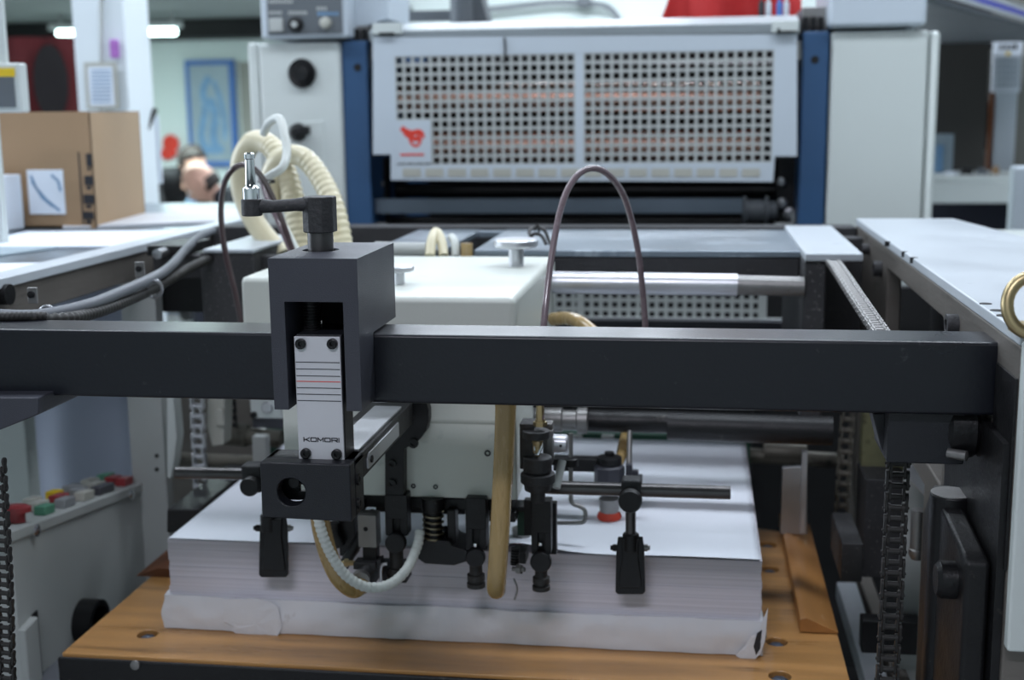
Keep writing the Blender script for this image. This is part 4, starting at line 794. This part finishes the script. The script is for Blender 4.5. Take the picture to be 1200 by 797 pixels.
# sloping hood, guard
ghd = obj('hood', B().prism([(Yq - .02, P(690, 45, Yq).z), (Yq - .03, P(690, 32, Yq).z), (Yq + .05, P(690, 24, Yq).z + .005), (Yq + .35, P(690, 24, Yq).z + .01), (Yq + .35, P(690, 45, Yq).z)], 'x', P(436, 40, Yq).x, P(936, 36, Yq).x), 'hood_enamel', pr_, .003)
obj('hood_plate', B().pbox(436, 27, 470, 40, Yq - .04, .02), 'white_enamel', ghd, .002); obj('hood_plate', B().pbox(905, 24, 936, 38, Yq - .045, .02), 'white_enamel', ghd, .002)
obj('clip', B().pbox(444, 38, 462, 41, Yq - .046, .004).pbox(911, 36, 934, 38, Yq - .05, .004).pbox(911, 33, 914, 40, Yq - .05, .004), 'black_part', ghd)
gd = thing('press_guard', 'large pale grey perforated guard with two grid windows on the press', 'guard')
Yd = Yq - .035
xsl, zsl = gridcoords(464, 674, 64, 193, 20, 12, Yd, .68); xsr, zsr = gridcoords(684, 906, 60, 191, 20, 12, Yd, .68)
outer = pp([(437, 44), (934, 40), (934, 183), (908, 183), (906, 213), (458, 211), (458, 181), (437, 181)], Yd)
hl_ = [(xsl[0], zsl[0]), (xsl[-1], zsl[0]), (xsl[-1], zsl[-1]), (xsl[0], zsl[-1])]; hr_ = [(xsr[0], zsr[0]), (xsr[-1], zsr[0]), (xsr[-1], zsr[-1]), (xsr[0], zsr[-1])]
obj('guard_frame', B().prism(outer, 'y', Yd, Yd + .006, [hl_, hr_]), 'grey_enamel', gd)
obj('grid', B().perf(xsl, zsl, Yd + .001, .003), 'panel_grey', gd, label='left square-holed grid'); obj('grid', B().perf(xsr, zsr, Yd + .001, .003), 'panel_grey', gd, label='right square-holed grid')
for i in range(16): u = 472 + i * 26.5; obj('label_tag', B().pbox(u, 197.5, u + 21, 207, Yd - .0015, .002), 'button_pale', gd)
lp = obj('logo_plate', B().pbox(464, 141, 505, 191, Yd - .002, .003), 'grey_enamel', gd)
def strk(pts, r, Y, m, parent, nm): obj(nm, B().tube([P(u, v, Y) for u, v in pts], r, 8), m, parent)
emb = B()
for pts, r in (([(470, 150), (476, 154), (483, 156), (489, 155), (494, 158)], 3.2), ([(474, 155), (480, 160), (487, 163), (493, 160)], 3.0), ([(481, 160), (481, 166), (486, 171), (491, 169), (493, 163)], 1.6), ([(485, 156), (490, 153), (495, 156), (496, 162)], 1.8)):
    emb.tube(curve([P(u, v, Yd - .0025) for u, v in pts], 5), R(r, Yd), 8)
for v in emb.bm.verts: v.co.y = Yd - .0022 + (v.co.y - (Yd - .0025)) * .08
obj('red_emblem', emb, 'red_ink', lp)
obj('red_caption', B().pbox(469, 180, 497, 182.4, Yd - .0028, .001), 'red_ink', lp)
obj('wire_mark', B().tube(pc([(591, 44, Yd - .003), (592, 60, Yd - .003), (590, 74, Yd - .003)], 4), R(1.2, Yd), 6), 'black_rubber', gd)
# copper-coloured rollers behind the grid
for v, lb in ((116, 'upper copper-toned ink roller behind the guard grid'), (171, 'lower copper-toned ink roller behind the guard grid')):
    t = thing('ink_roller', lb, 'roller', 'ink rollers behind the guard'); obj('roller', B().cyl(P(470, v, 3.08), P(890, v - 1, 3.08), R(17, 3.08), n=48), 'copper', t)
    obj('journal', B().cyl(P(440, v, 3.08), P(470, v, 3.08), R(5, 3.08)), 'dull_steel', t); obj('journal', B().cyl(P(890, v - 1, 3.08), P(925, v - 1, 3.08), R(5, 3.08)), 'dull_steel', t)
for v in (90, 143, 196):
    t = thing('ink_roller', {90: 'black ink roller high behind the guard grid', 143: 'black ink roller between the two copper-toned rollers', 196: 'black ink roller lowest behind the guard grid'}[v], 'roller', 'black rollers behind the guard'); obj('roller', B().cyl(P(445, v, 3.25), P(925, v, 3.25), R(16, 3.25), n=32), 'black_part', t)
# lower rollers
one('blanket_bar', B().pbox(440, 233, 870, 250, 2.93, .03), 'roller_blue', 'blue-grey cross bar under the press guard', 'bar')
sp_ = thing('spool', 'grey flanged spool on the right end of the cross bar', 'spool'); c = P(870, 246, 2.98)
obj('spool', B().stack((c.x, 2.98, c.z), (1, 0, 0), [(0, R(16, 3)), (R(4, 3), R(16, 3)), (R(5, 3), R(12, 3)), (R(24, 3), R(12, 3)), (R(25, 3), R(16, 3)), (R(28, 3), R(16, 3)), (R(29, 3), R(10, 3)), (R(38, 3), R(10, 3))], 28), 'console_grey', sp_)
one('dark_roller', B().cyl(P(436, 262, 3.1), P(935, 262, 3.1), R(9, 3.1)), 'black_part', 'black roller just above the rear table', 'roller')
one('dark_roller', B().cyl(P(436, 223, 3.15), P(935, 223, 3.15), R(9, 3.1)), 'black_part', 'black roller just under the press guard', 'roller')
for side, pts in (('right', ((922, 160), (915, 213), (916, 238), (925, 250), (922, 268))), ('left', ((440, 190), (446, 215), (447, 240), (440, 255), (447, 262)))):
    t = thing('roller_bracket', 'oily bearing bracket with bright nuts at the %s end under the press guard' % side, 'bracket', 'bearing brackets of the press')
    s = 1 if side == 'right' else -1
    obj('bracket', B().pbox(pts[0][0] - 12, 185, pts[0][0] + 12, 265, 3.02, .05), 'black_iron', t, .003)
    for (u, v), r in zip(pts[1:], (5, 6, 7, 4)): p = P(u, v, 3.02); obj('nut', B().stack((p.x, 3.02, p.z), (0, -1, 0), [(0, R(r, 3)), (.02, R(r, 3)), (.022, R(r * .6, 3)), (.03, R(r * .5, 3))], 12), 'steel', t)
    obj('lever', B().tube(pc([(pts[0][0] + s * 8, 250, 2.95), (pts[0][0] + s * 6, 262, 2.95), (pts[0][0] - s * 12, 263, 2.95), (pts[0][0] - s * 14, 270, 2.95)], 5), R(2, 3), 8), 'panel_grey', t)
    p = P(936 if s > 0 else 436, 57, Yd); obj('pin', B().cyl(P(933 if s > 0 else 441, 48, Yd + .01), P(933 if s > 0 else 441, 70, Yd + .01), R(5, Yd)), 'dull_steel', t)
# control console above left cover
co = thing('press_console', 'grey console box with switches on top of the left end cover', 'console')
Ycn = Yq - .03
obj('case', B().pbox(304, -60, 406, 45, Ycn, .35), 'grey_enamel', co, .006)
cf = obj('face', B().pbox(312, -55, 400, 40, Ycn - .003, .004), 'console_grey', co, .001)
obj('side_wing', B().prism(pp([(407, -60), (455, -60), (455, 22), (432, 30), (407, 33)], Ycn + .08), 'y', Ycn + .08, Ycn + .3), 'grey_enamel', co, .003)
for u, v, m_, rr_ in ((323, 29, 'panel_grey', 0), (347, 29, 'black_part', 8), (382, 27, 'button_pale', 6)):
    if rr_ == 0: obj('switch', B().pbox(u - 8, v - 8, u + 8, v + 8, Ycn - .012, .01), m_, cf, .002)
    else:
        p = P(u, v, Ycn - .003); k_ = obj('dial', B().stack((p.x, Ycn - .003, p.z), (0, -1, 0), [(0, R(rr_ + 1, Yq)), (.012, R(rr_, Yq)), (.014, R(rr_ * .7, Yq))], 24), m_, cf)
        if rr_ == 8: obj('dial_cap', B().stack((p.x, Ycn - .016, p.z), (0, -1, 0), [(0, R(4, Yq)), (.004, R(3.5, Yq))], 16), 'panel_grey', k_)
for u, v, n_, m_ in ((315, 0, 9, 'panel_grey'), (315, 13, 5, 'panel_grey'), (338, 13, 7, 'panel_grey'), (371, 8, 4, 'panel_grey'), (372, 14, 8, 'blue_wash')):
    b = B()
    for i in range(n_): b.pbox(u + i * 3.2, v, u + i * 3.2 + 2.2, v + 4, Ycn - .004, .002)
    obj('caption', b, m_, cf, smooth=False)
one('press_console', B().pbox(973, -60, 1088, 31, Ycn, .35), 'grey_enamel', 'plain pale grey box on top of the right end cover', 'box', bev=.01)
# red cloth and clutter on top
def rc(u, v):
    x0 = P(770 - 0, 26, 3.3).x; x1 = P(938, 20, 3.3).x; zc_ = P(850, 26, 3.3).z
    lx = x0 + .09 * v; x = lx + (x1 - lx) * u
    return Vector((x, 3.3 + .03 * math.sin(u * 12 + v * 2), zc_ - .02 + .26 * v))
one('red_cloth', B().grid(rc, 40, 12), 'red_cloth', 'bright red cloth hanging behind the top of the press guard', 'cloth', solid=.004)
for i, (u, m_) in enumerate(((892, 'ink'), (900, 'hammered_white'), (913, 'blue_ink'), (921, 'hammered_white'))):
    one('bottle', B().stack((P(u, 24, 3.12).x, 3.12, P(u, 24, 3.12).z), (0, 0, 1), [(0, .007), (.04, .007), (.045, .003), (.07, .003)], 14), m_, ['thin black bottle', 'thin white bottle left of the blue one', 'thin blue bottle', 'thin white bottle at the right end'][i] + ' on the press hood before the red cloth', 'bottle', 'small bottles on the press hood')
one('drive_shaft', B().cyl(P(540, -40, 3.6), P(541, 30, 3.6), R(13, 3.6)), 'console_grey', 'dark grey vertical pipe rising behind the press guard', 'pipe')
one('cross_pipe', B().pbox(456, 12, 570, 24, 3.7, .05).prism(pp([(552, -20), (560, -20), (572, 28), (552, 28)], 3.65), 'y', 3.65, 3.75), 'console_grey', 'dark horizontal duct behind the press hood', 'duct')
one('wall_cable', B().tube(pc([(565, 12, 9.9), (600, 8, 9.9), (650, 3, 9.9), (685, 4, 9.9), (712, 8, 9.9), (727, 24, 9.9)], 6), .02, 8), 'grey_cable', 'thin dark cable running along the back wall above the press', 'cable')
one('wall_cable_box', B().pbox(676, -4, 692, 8, 9.85, .15), 'console_grey', 'small dark junction box on the back wall cable', 'box', bev=.01)

# ------------------------------------------------------------------ left background: table, box, pillar
tb_ = thing('paper_table', 'white-topped table beside the feeder covered with papers', 'table')
ztb = 1.165
obj('table_top', B().prism([(-3.2, 1.3), (XLi - .06, 1.3), (XLi - .06, 2.25), (-1.04, 3.3), (-3.2, 3.3)], 'z', ztb - .03, ztb), 'worn_table', tb_, .003)
for x, y in ((-3.1, 1.4), (-1.05, 1.5), (-3.1, 3.2), (-1.15, 3.1)): obj('leg', B().box(x - .025, y - .025, 0, x + .025, y + .025, ztb - .03), 'post_grey', tb_)
for i, (x, y, a, m_, lb) in enumerate([(-1.15, 1.75, .2, 'white_paper', 'loose white sheet nearest the left frame'), (-1.35, 2.15, -.3, 'poster_paper', 'greyish printed sheet in front of the cardboard box'), (-1.12, 2.3, .1, 'white_paper', 'white sheet beside the cardboard box'), (-1.2, 2.75, .5, 'wrapper', 'cream sheet lying towards the two people'), (-1.6, 1.9, .4, 'white_paper', 'white sheet at the left edge of the paper table')]):
    b = B().box(-.21, -.15, 0, .21, .15, .002 + .001 * i, Matrix.Translation((x, y, ztb + .0005 + i * .0003)) @ Matrix.Rotation(a, 4, 'Z')); one('loose_sheet', b, m_, lb + ' on the paper table', 'paper', 'sheets on the paper table')
bx = thing('cardboard_box', 'open brown cardboard box with a blue-and-white label on the paper table', 'box')
Yx = P(110, 268, Z=ztb).y; x0, x1 = P(-70, 200, Yx).x, P(108, 200, Yx).x; zt_ = P(60, 131, Yx).z
e = P(166, 200, Yx + .33); rx = e.x
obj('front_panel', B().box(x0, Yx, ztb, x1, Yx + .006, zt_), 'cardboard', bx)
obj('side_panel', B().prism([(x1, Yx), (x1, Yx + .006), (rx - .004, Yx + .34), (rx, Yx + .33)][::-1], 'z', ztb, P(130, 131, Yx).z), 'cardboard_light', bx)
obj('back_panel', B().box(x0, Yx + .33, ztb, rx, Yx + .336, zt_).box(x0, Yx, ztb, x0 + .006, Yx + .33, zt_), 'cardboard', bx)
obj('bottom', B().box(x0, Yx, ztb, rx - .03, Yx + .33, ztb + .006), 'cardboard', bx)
lbp = obj('label_sticker', B().pbox(33, 199, 75, 251, Yx - .002, .002), 'white_paper', bx)
emb = B()
for pts in ([(36, 206), (42, 220), (54, 234), (70, 247)], [(37, 212), (50, 232), (62, 242)], [(60, 205), (68, 212), (71, 224)]): emb.tube([P(u, v, Yx - .0025) for u, v in pts], R(1.6, Yx), 6)
for v in emb.bm.verts: v.co.y = Yx - .0024 + (v.co.y - Yx + .0025) * .05
obj('blue_print', emb, 'blue_wash', lbp)
b = B()
for v0, v1, w_ in ((180, 200, 3), (206, 222, 5), (228, 244, 6), (248, 262, 6)):
    b.pbox(104 - w_, v0, 104 + w_, v1 - 5, Yx - .0012, .001).pbox(104 - w_ * .5, v1 - 4, 104 + w_ * .5, v1, Yx - .0012, .001)
b.pbox(94, 178, 95.5, 264, Yx - .0012, .001)
obj('handling_marks', b, 'ink', bx, smooth=False)
one('paper_pile', B().box(P(-60, 240, Yx + .05).x, Yx + .02 - .14, ztb + .003, P(27, 240, Yx - .02).x, Yx - .02, P(15, 207, Yx - .12).z), 'white_paper', 'neat block of white paper at the left edge in front of the cardboard box', 'paper', bev=.002)
# hanging screen at left edge
mo = thing('gauge_panel', 'small white framed gauge panel with a yellow strip at the left edge', 'panel')
Ym = 2.2
obj('frame', B().pbox(-30, 74, 24, 132, Ym, .03), 'white_enamel', mo, .004); obj('face', B().pbox(-26, 90, 17, 126, Ym - .002, .003), 'console_grey', mo); obj('yellow_strip', B().pbox(-26, 80, 17, 90, Ym - .002, .003), 'yellow', mo)
obj('bracket', B().pbox(-12, -30, 3, 74, Ym + .01, .01).box(P(-20, 200, Ym).x, Ym, ztb, P(-3, 200, Ym).x, Ym + .02, P(0, 131, Ym).z), 'white_enamel', mo)
# pillar with notices
pi_ = thing('pillar', 'white square pillar with taped notices behind the cardboard box', 'pillar'); Yz = 3.7
obj('shaft', B().box(P(90, 100, Yz).x, Yz, 0, P(150, 100, Yz).x, Yz + .18, 3.2), 'pillar_paint', pi_, .004)
obj('conduit', B().cyl(P(118, -300, Yz - .01), P(119, 160, Yz - .01), R(2.5, Yz)), 'panel_grey', pi_)
nt_ = one('notice', B().pbox(100, 73, 138, 128, Yz - .03, .002), 'button_pale', 'framed lined notice taped to the white pillar', 'notice'); obj('sheet', B().pbox(104, 78, 133, 124, Yz - .033, .002), 'white_paper', nt_)
b = B()
for i in range(9): b.pbox(107, 82 + i * 4.5, 130, 83.5 + i * 4.5, Yz - .035, .001)
obj('text_lines', b, 'blue_wash', nt_, smooth=False)
one('hook_tag', B().pbox(128, 46, 137, 68, Yz - .03, .02), 'purple', 'small purple tag hanging on the white pillar', 'tag', bev=.004)
one('hanging_tool', B().tube(pc([(172, 152, 3.83), (177, 140, 3.85), (182, 128, 3.87)], 5), R(3.2, 3.8), 8), 'black_rubber', 'dark handle hanging from the right side of the pillar', 'tool')
one('paper_roll', B().pbox(162, 135, 187, 215, 3.9, .01), 'white_paper', 'white poster sheet hanging low on the right side of the pillar', 'poster')
# flag: plain stand-in of dark oval on red
fg = thing('red_flag', 'dark red cloth banner with a plain black oval behind the cardboard box', 'banner')
Yf_ = 6.0
def fgf(u, v): x0, x1 = P(-60, 100, Yf_).x, P(97, 100, Yf_).x; return Vector((x0 + (x1 - x0) * u, Yf_ + .03 * math.sin(u * 20), P(50, 43, Yf_).z - .8 * v))
obj('cloth', B().grid(fgf, 40, 6), 'maroon_cloth', fg, solid=.005)
c = P(60, 96, Yf_ - .05); obj('dark_oval', B().stack(c, (0, -1, 0), [(0, 1), (.006, 1)], 40), 'black_print', fg)
o = bpy.data.objects['dark_oval']
for v in o.data.vertices: v.co.x = c.x + (v.co.x - c.x) * R(22, Yf_); v.co.z = c.z + (v.co.z - c.z) * R(44, Yf_)
# fluorescent lamp
fx = thing('fluorescent_lamp', 'lit fluorescent tube lamp hanging behind the white pillar', 'lamp')
obj('tube', B().cyl(P(68, 39, 9.0), P(206, 37, 9.0), .025), 'tube_glow', fx); obj('fitting', B().box(P(60, 36, 9).x, 8.96, P(130, 34, 9).z + .0, P(212, 36, 9).x, 9.04, P(130, 27, 9).z), 'white_enamel', fx)
for u in (70, 200): obj('hanger', B().box(P(u, 30, 9).x, 8.99, P(u, 28, 9).z, P(u, 30, 9).x + .02, 9.01, 2.119), 'panel_grey', fx)
# poster on back wall
po_ = thing('wall_poster', 'blue framed poster with loose blue brush drawing on the back wall', 'poster'); Yw_ = 9.93
obj('border', B().pbox(219, 70, 276, 195, Yw_, .04), 'blue_ink', po_, .004); obj('print', B().pbox(224, 76, 270, 189, Yw_ - .006, .01), 'poster_paper', po_)
b = B()
for pts, r in (([(245, 90), (238, 105), (240, 130), (236, 160), (244, 180)], 4), ([(250, 95), (256, 110), (262, 135), (264, 165)], 3), ([(246, 115), (252, 135), (250, 160), (256, 180)], 5), ([(238, 172), (250, 176), (262, 174)], 4)): b.tube(pc([(u, v, Yw_ - .012) for u, v in pts], 5), R(r, 10), 8)
for v in b.bm.verts: v.co.y = Yw_ - .01 + (v.co.y - Yw_ + .012) * .05
obj('brush_strokes', b, 'blue_wash', po_)
one('wall_sticker', B().ball(P(200, 168, 9.95), (.07, .01, .07)).ball(P(196, 180, 9.95), (.06, .01, .05)).tube(pc([(205, 160, 9.95), (200, 172, 9.95), (206, 182, 9.95)], 4), .02, 6), 'red_ink', 'red blob-shaped sticker on the back wall beside the poster', 'sticker')
one('door_panel', B().box(P(281, 100, 9.8).x, 9.8, 0, P(300, 100, 9.8).x, 9.9, P(290, 72, 9.8).z), 'nook_wall', 'brown doorway strip between the poster and the press', 'door')
one('blue_bin', B().box(P(180, 250, 8.6).x, 8.6, 0, P(225, 250, 8.6).x, 8.9, P(200, 208, 8.6).z), 'blue_wash', 'pale turquoise box behind the seated people', 'box', bev=.02)

# ------------------------------------------------------------------ people
def skinned(name, verts, edges, radii, m, parent, sub=2):
    me = bpy.data.meshes.new(name); me.from_pydata([tuple(v) for v in verts], edges, [])
    bm = bmesh.new(); bm.from_mesh(me); lay = bm.verts.layers.skin.verify(); bm.verts.ensure_lookup_table()
    for i, v in enumerate(bm.verts): r = radii[i]; v[lay].radius = r if isinstance(r, tuple) else (r, r); v[lay].use_root = (i == 0)
    bm.to_mesh(me); bm.free(); me.materials.append(M[m])
    o = bpy.data.objects.new(name, me); C.objects.link(o); o.parent = parent
    o.modifiers.new('skin', 'SKIN').use_smooth_shade = True
    s = o.modifiers.new('sub', 'SUBSURF'); s.levels = s.render_levels = sub
    return o
def head(c, yaw, pitch, hair, parent, m='skin'):
    Mx = Matrix.Translation(c) @ Matrix.Rotation(yaw, 4, 'Z') @ Matrix.Rotation(pitch, 4, 'X')   # face looks along -Y locally
    b = B(); g = bmesh.ops.create_uvsphere(b.bm, u_segments=28, v_segments=20, radius=1)
    for v in g['verts']:
        x, y, z = v.co; jaw = max(0, -z)
        v.co = Vector((x * .076 * (1 - .28 * jaw), y * .095 * (1 - .18 * jaw) - .012 * jaw, z * .118))
        if y < -.7 and abs(x) < .25 and -.35 < z < .1: v.co.y -= .016 * (1 - abs(x) * 3)     # nose ridge
        if abs(z) < .12 and y < -.75 and .25 < abs(x) < .6: v.co.y += .008                     # eye sockets
    b.cyl((0, .015, -.16), (0, .01, -.06), .052, .05)
    for s in (-1, 1): b.ball((s * .076, .008, -.005), (.010, .020, .032), 10)
    b.ball((0, -.100, -.028), (.013, .016, .014), 10); b.ball((0, -.083, -.062), (.026, .012, .007), 10)
    o = obj('head', b, m, parent); o.matrix_local = Mx
    for s in (-1, 1): obj('eye', B().ball((s * .030, -.083, .004), .0115, 10), 'eye_white', o)
    h = B()
    if hair == 'full':
        g = bmesh.ops.create_uvsphere(h.bm, u_segments=28, v_segments=20, radius=1)
        for v in g['verts']:
            x, y, z = v.co; v.co = Vector((x * .084, y * .104 + .006, z * .120 + .012)) * (1 + .03 * noise.noise(v.co * 6))
        dl = [v for v in h.bm.verts if (v.co.z < .035 and v.co.y < -.02) or v.co.z < -.055 or (v.co.y < -.06 and v.co.z < .06)]
        bmesh.ops.delete(h.bm, geom=dl, context='VERTS')
    else:
        g = bmesh.ops.create_uvsphere(h.bm, u_segments=28, v_segments=20, radius=1)
        for v in g['verts']: x, y, z = v.co; v.co = Vector((x * .080, y * .100 + .004, z * .116))
        dl = [v for v in h.bm.verts if v.co.z > .005 or v.co.z < -.07 or v.co.y < -.01]
        bmesh.ops.delete(h.bm, geom=dl, context='VERTS')
    obj('hair', h, 'dark_hair', o, solid=.006)
    return o
def person(lab, hc, yaw, pitch, hair, jacket, lean):
    t = thing('person', lab, 'person'); hx, hy, hz = hc
    f = Matrix.Rotation(yaw, 3, 'Z')
    def L(x, y, z): v = f @ Vector((x, y, 0)); return Vector((hx + v.x, hy + v.y, hz + z))
    V = [L(0, .48 + lean, -.62), L(0, .40 + lean, -.32), L(0, .24 + lean, -.12), L(0, .05, -.09),
         L(-.18, .22 + lean, -.09), L(-.24, .06, -.36), L(-.12, -.16, -.42), L(.18, .22 + lean, -.09), L(.24, .06, -.36), L(.12, -.16, -.42),
         L(-.10, .30 + lean, -.64), L(-.12, -.04 + lean, -.64), L(-.12, -.02 + lean, -1.04), L(.10, .30 + lean, -.64), L(.12, -.04 + lean, -.64), L(.12, -.02 + lean, -1.04)]
    E_ = [(0, 1), (1, 2), (2, 3), (2, 4), (4, 5), (5, 6), (2, 7), (7, 8), (8, 9), (0, 10), (10, 11), (11, 12), (0, 13), (13, 14), (14, 15)]
    Rr = [(.17, .13), (.17, .12), (.19, .12), .06, .085, .062, .045, .085, .062, .045, .10, .085, .06, .10, .085, .06]
    skinned('clothed_body', V, E_, Rr, jacket, t)
    for s, w_ in ((-1, V[6]), (1, V[9])):
        hv = [w_, w_ + f @ Vector((0, -.05, 0)), w_ + f @ Vector((0, -.09, 0))]; he = [(0, 1), (1, 2)]; hr = [.028, (.036, .018), (.038, .016)]
        for k in range(4):
            bse = len(hv); o_ = f @ Vector(((k - 1.5) * .02, -.11, 0)); ln = (.03, .04, .038, .028)[k]
            hv += [w_ + o_, w_ + o_ + f @ Vector((0, -ln, -.008)), w_ + o_ + f @ Vector((0, -ln * 1.5, -.025))]; he += [(2, bse), (bse, bse + 1), (bse + 1, bse + 2)]; hr += [.009, .0085, .007]
        bse = len(hv); hv += [w_ + f @ Vector((-s * .045, -.05, 0)), w_ + f @ Vector((-s * .06, -.085, -.01))]; he += [(1, bse), (bse, bse + 1)]; hr += [.011, .009]
        skinned('hand', hv, he, hr, 'skin', t, 1)
    head(Vector(hc), yaw, pitch, hair, t)
Yp1 = 8.1
h1_ = P(226, 193, Yp1); h2_ = P(236, 214, 7.0)
person('seated person with short dark hair in a black jacket, face turned right', tuple(h1_), math.radians(62), math.radians(10), 'full', 'black_jacket', .02)
person('balding person in a dark jacket bent forward in front of the dark-haired person', tuple(h2_), math.radians(-75), math.radians(42), 'bald', 'navy_jacket', .02)
for (h_, ya, ln, lb) in ((h1_, math.radians(62), .02, 'stool under the dark-haired person'), (h2_, math.radians(-75), .02, 'stool under the balding person')):
    q = h_ + Matrix.Rotation(ya, 3, 'Z') @ Vector((0, .50 + ln, 0)); zs_ = h_.z - .78
    t = thing('stool', lb, 'stool'); obj('seat', B().cyl((q.x, q.y, zs_ - .03), (q.x, q.y, zs_), .17), 'black_part', t)
    for k in range(4): a = k * PI / 2 + .7; obj('leg', B().cyl((q.x + .15 * math.cos(a), q.y + .15 * math.sin(a), 0), (q.x + .12 * math.cos(a), q.y + .12 * math.sin(a), zs_ - .03), .012, n=10), 'dull_steel', t)

# ------------------------------------------------------------------ right background nook
Yn = 5.2
one('partition', B().box(P(1090, 100, Yn + .3).x, Yn + .3, 0, P(1158, 100, Yn + .3).x, Yn + .35, 2.3), 'nook_board', 'dark brown partition board right of the press', 'partition')
one('nook_wall', B().box(P(1150, 100, Yn + .5).x, Yn + .5, 0, 3.5, Yn + .55, 2.6), 'nook_wall', 'dingy grey wall with smudges behind the counter at right', 'wall panel')
ct_ = thing('counter', 'pale counter with a deep white front edge right of the press', 'counter')
xq0, xq1 = P(1080, 220, Yn - .2).x, 3.2
obj('counter_top', B().box(xq0, Yn - .22, P(1140, 214, Yn - .22).z, xq1, Yn + .28, P(1140, 214, Yn - .22).z + .02), 'white_enamel', ct_, .004)
obj('front_edge', B().box(xq0, Yn - .24, P(1140, 238, Yn - .22).z, xq1, Yn - .2, P(1140, 214, Yn - .22).z), 'white_enamel', ct_, .006)
obj('base', B().box(xq0, Yn - .05, 0, xq1, Yn + .26, P(1140, 238, Yn - .22).z), 'navy_jacket', ct_)
sm = B(); 
for pts, r in (([(1148, 60), (1143, 100), (1138, 150), (1134, 200)], 9), ([(1170, 52), (1150, 56)], 4), ([(1168, 95), (1160, 130), (1158, 175)], 5), ([(1150, 120), (1158, 160), (1164, 185)], 5)): sm.tube(pc([(u, v, Yn + .46) for u, v in pts], 4), R(r, Yn), 10)
one('hanging_coat', sm, 'black_jacket', 'black garment hanging on the dingy wall beside the calendar', 'coat')
one('door_edge', B().box(P(1160, 150, Yn + .4).x, Yn + .42, P(1160, 205, Yn + .4).z, P(1165, 150, Yn + .4).x, Yn + .45, P(1165, 108, Yn + .4).z), 'wood_red', 'thin brown strip below the calendar', 'strip')
one('white_board', B().box(P(1166, 150, Yn + .4).x, Yn + .42, P(1160, 208, Yn + .4).z, P(1192, 150, Yn + .4).x, Yn + .45, P(1165, 100, Yn + .4).z), 'grey_enamel', 'pale board standing on the counter under the calendar', 'board', bev=.005)
ca_ = thing('calendar', 'white wall calendar with dark heading at upper right', 'calendar')
cs_ = obj('sheet', B().pbox(1164, 42, 1197, 108, Yn + .36, .02), 'white_paper', ca_)
b = B()
for u in (1172, 1178, 1184, 1189): b.pbox(u, 50 + (u % 3), u + 3.5, 58, Yn + .357, .003)
obj('heading', b, 'ink', cs_, smooth=False)
b = B()
for i in range(5):
    for j in range(6): b.pbox(1168 + j * 4.5, 70 + i * 7, 1171 + j * 4.5, 72.5 + i * 7, Yn + .357, .003)
obj('dates', b, 'poster_paper', cs_, smooth=False); obj('yellow_mark', B().pbox(1179, 61, 1184, 65, Yn + .357, .003), 'yellow', cs_)
pf = thing('picture_frame', 'small light blue framed picture leaning on the counter behind the press', 'picture'); obj('frame', B().pbox(1094, 157, 1117, 205, Yn + .1, .02), 'poster_paper', pf, .003); obj('print', B().pbox(1097, 170, 1105, 202, Yn + .09, .012), 'blue_wash', pf)
for i, (u, w_, h_, m_, lb) in enumerate(((1132, 14, 8, 'black_part', 'black lump of tools'), (1150, 12, 7, 'console_grey', 'grey tape roll'), (1166, 8, 9, 'cardboard', 'small brown tin'), (1115, 16, 3, 'white_paper', 'crumpled white paper'))):
    p = P(u, 208, Yn); zc_ = P(1140, 214, Yn - .22).z + .02
    one(('tool_pile', 'tape_roll', 'tin', 'crumpled_paper')[i], B().stack((p.x, Yn, zc_), (0, 0, 1), [(0, R(w_ / 2, Yn)), (R(h_ * .6, Yn), R(w_ / 2, Yn)), (R(h_, Yn), R(w_ / 3, Yn))], 14), m_, lb + ' on the pale counter at right', ('tools', 'tape', 'tin', 'paper')[i])
ov = thing('overhead_shelf', 'grey overhead shelf with a bright violet-blue edge at upper right', 'shelf')
a0 = P(1125, -4, 3.6); a1 = P(1215, 24, Z=a0.z)
dr = (a1 - a0)
b = B(); lo = Vector((0, 0, -.012)); bk = Vector((.9, .9, 0)) * 1.0
def slab(z0_, z1_, ext, m_, nm, off=Vector((0, 0, 0))):
    b = B(); q = [a0 - dr * .3 + off, a1 + off, a1 + ext + off, a0 - dr * .3 + ext + off]
    lo_ = [b.bm.verts.new(v + Vector((0, 0, z0_))) for v in q]; hi_ = [b.bm.verts.new(v + Vector((0, 0, z1_))) for v in q]
    b.bm.faces.new(lo_); b.bm.faces.new(hi_[::-1])
    for i in range(4): b.bm.faces.new((lo_[i], hi_[i], hi_[(i + 1) % 4], lo_[(i + 1) % 4]))
    obj(nm, b, m_, ov)
slab(-.014, -.002, Vector((.02, .03, 0)), 'hammered_white', 'edge_rail'); slab(-.002, .014, Vector((.02, .03, 0)), 'purple_edge', 'blue_edge'); slab(.014, .03, Vector((.02, .03, 0)), 'hammered_white', 'edge_rail'); e0, e1 = a0 - dr * .3, a1
obj('shelf_board', B().prism([(e0.x, e0.y + .03), (e1.x, e1.y + .03), (e1.x + .3, 5.48), (e0.x - .35, 5.48)], 'z', a0.z - .034, a0.z - .016), 'console_grey', ov)
one('white_cabinet', B().box(P(1187, 230, 3.6).x, 3.6, 0, 2.6, 3.66, P(1195, 195, 3.6).z), 'grey_enamel', 'pale cabinet at the right edge beside the counter', 'cabinet', bev=.01)
one('side_tray', B().box(P(1130, 282, 2.6).x, 2.3, 1.10, 1.9, 2.75, P(1160, 277, 2.6).z), 'white_enamel', 'pale machine ledge behind the right side frame', 'ledge', bev=.01)
one('side_bolt', B().tube(pc([(1178, 290, 2.2), (1190, 296, 2.15), (1215, 300, 2.1)], 4), R(7, 2.15), 14), 'panel_grey', 'pale rounded handle behind the right side frame', 'handle')
finish()
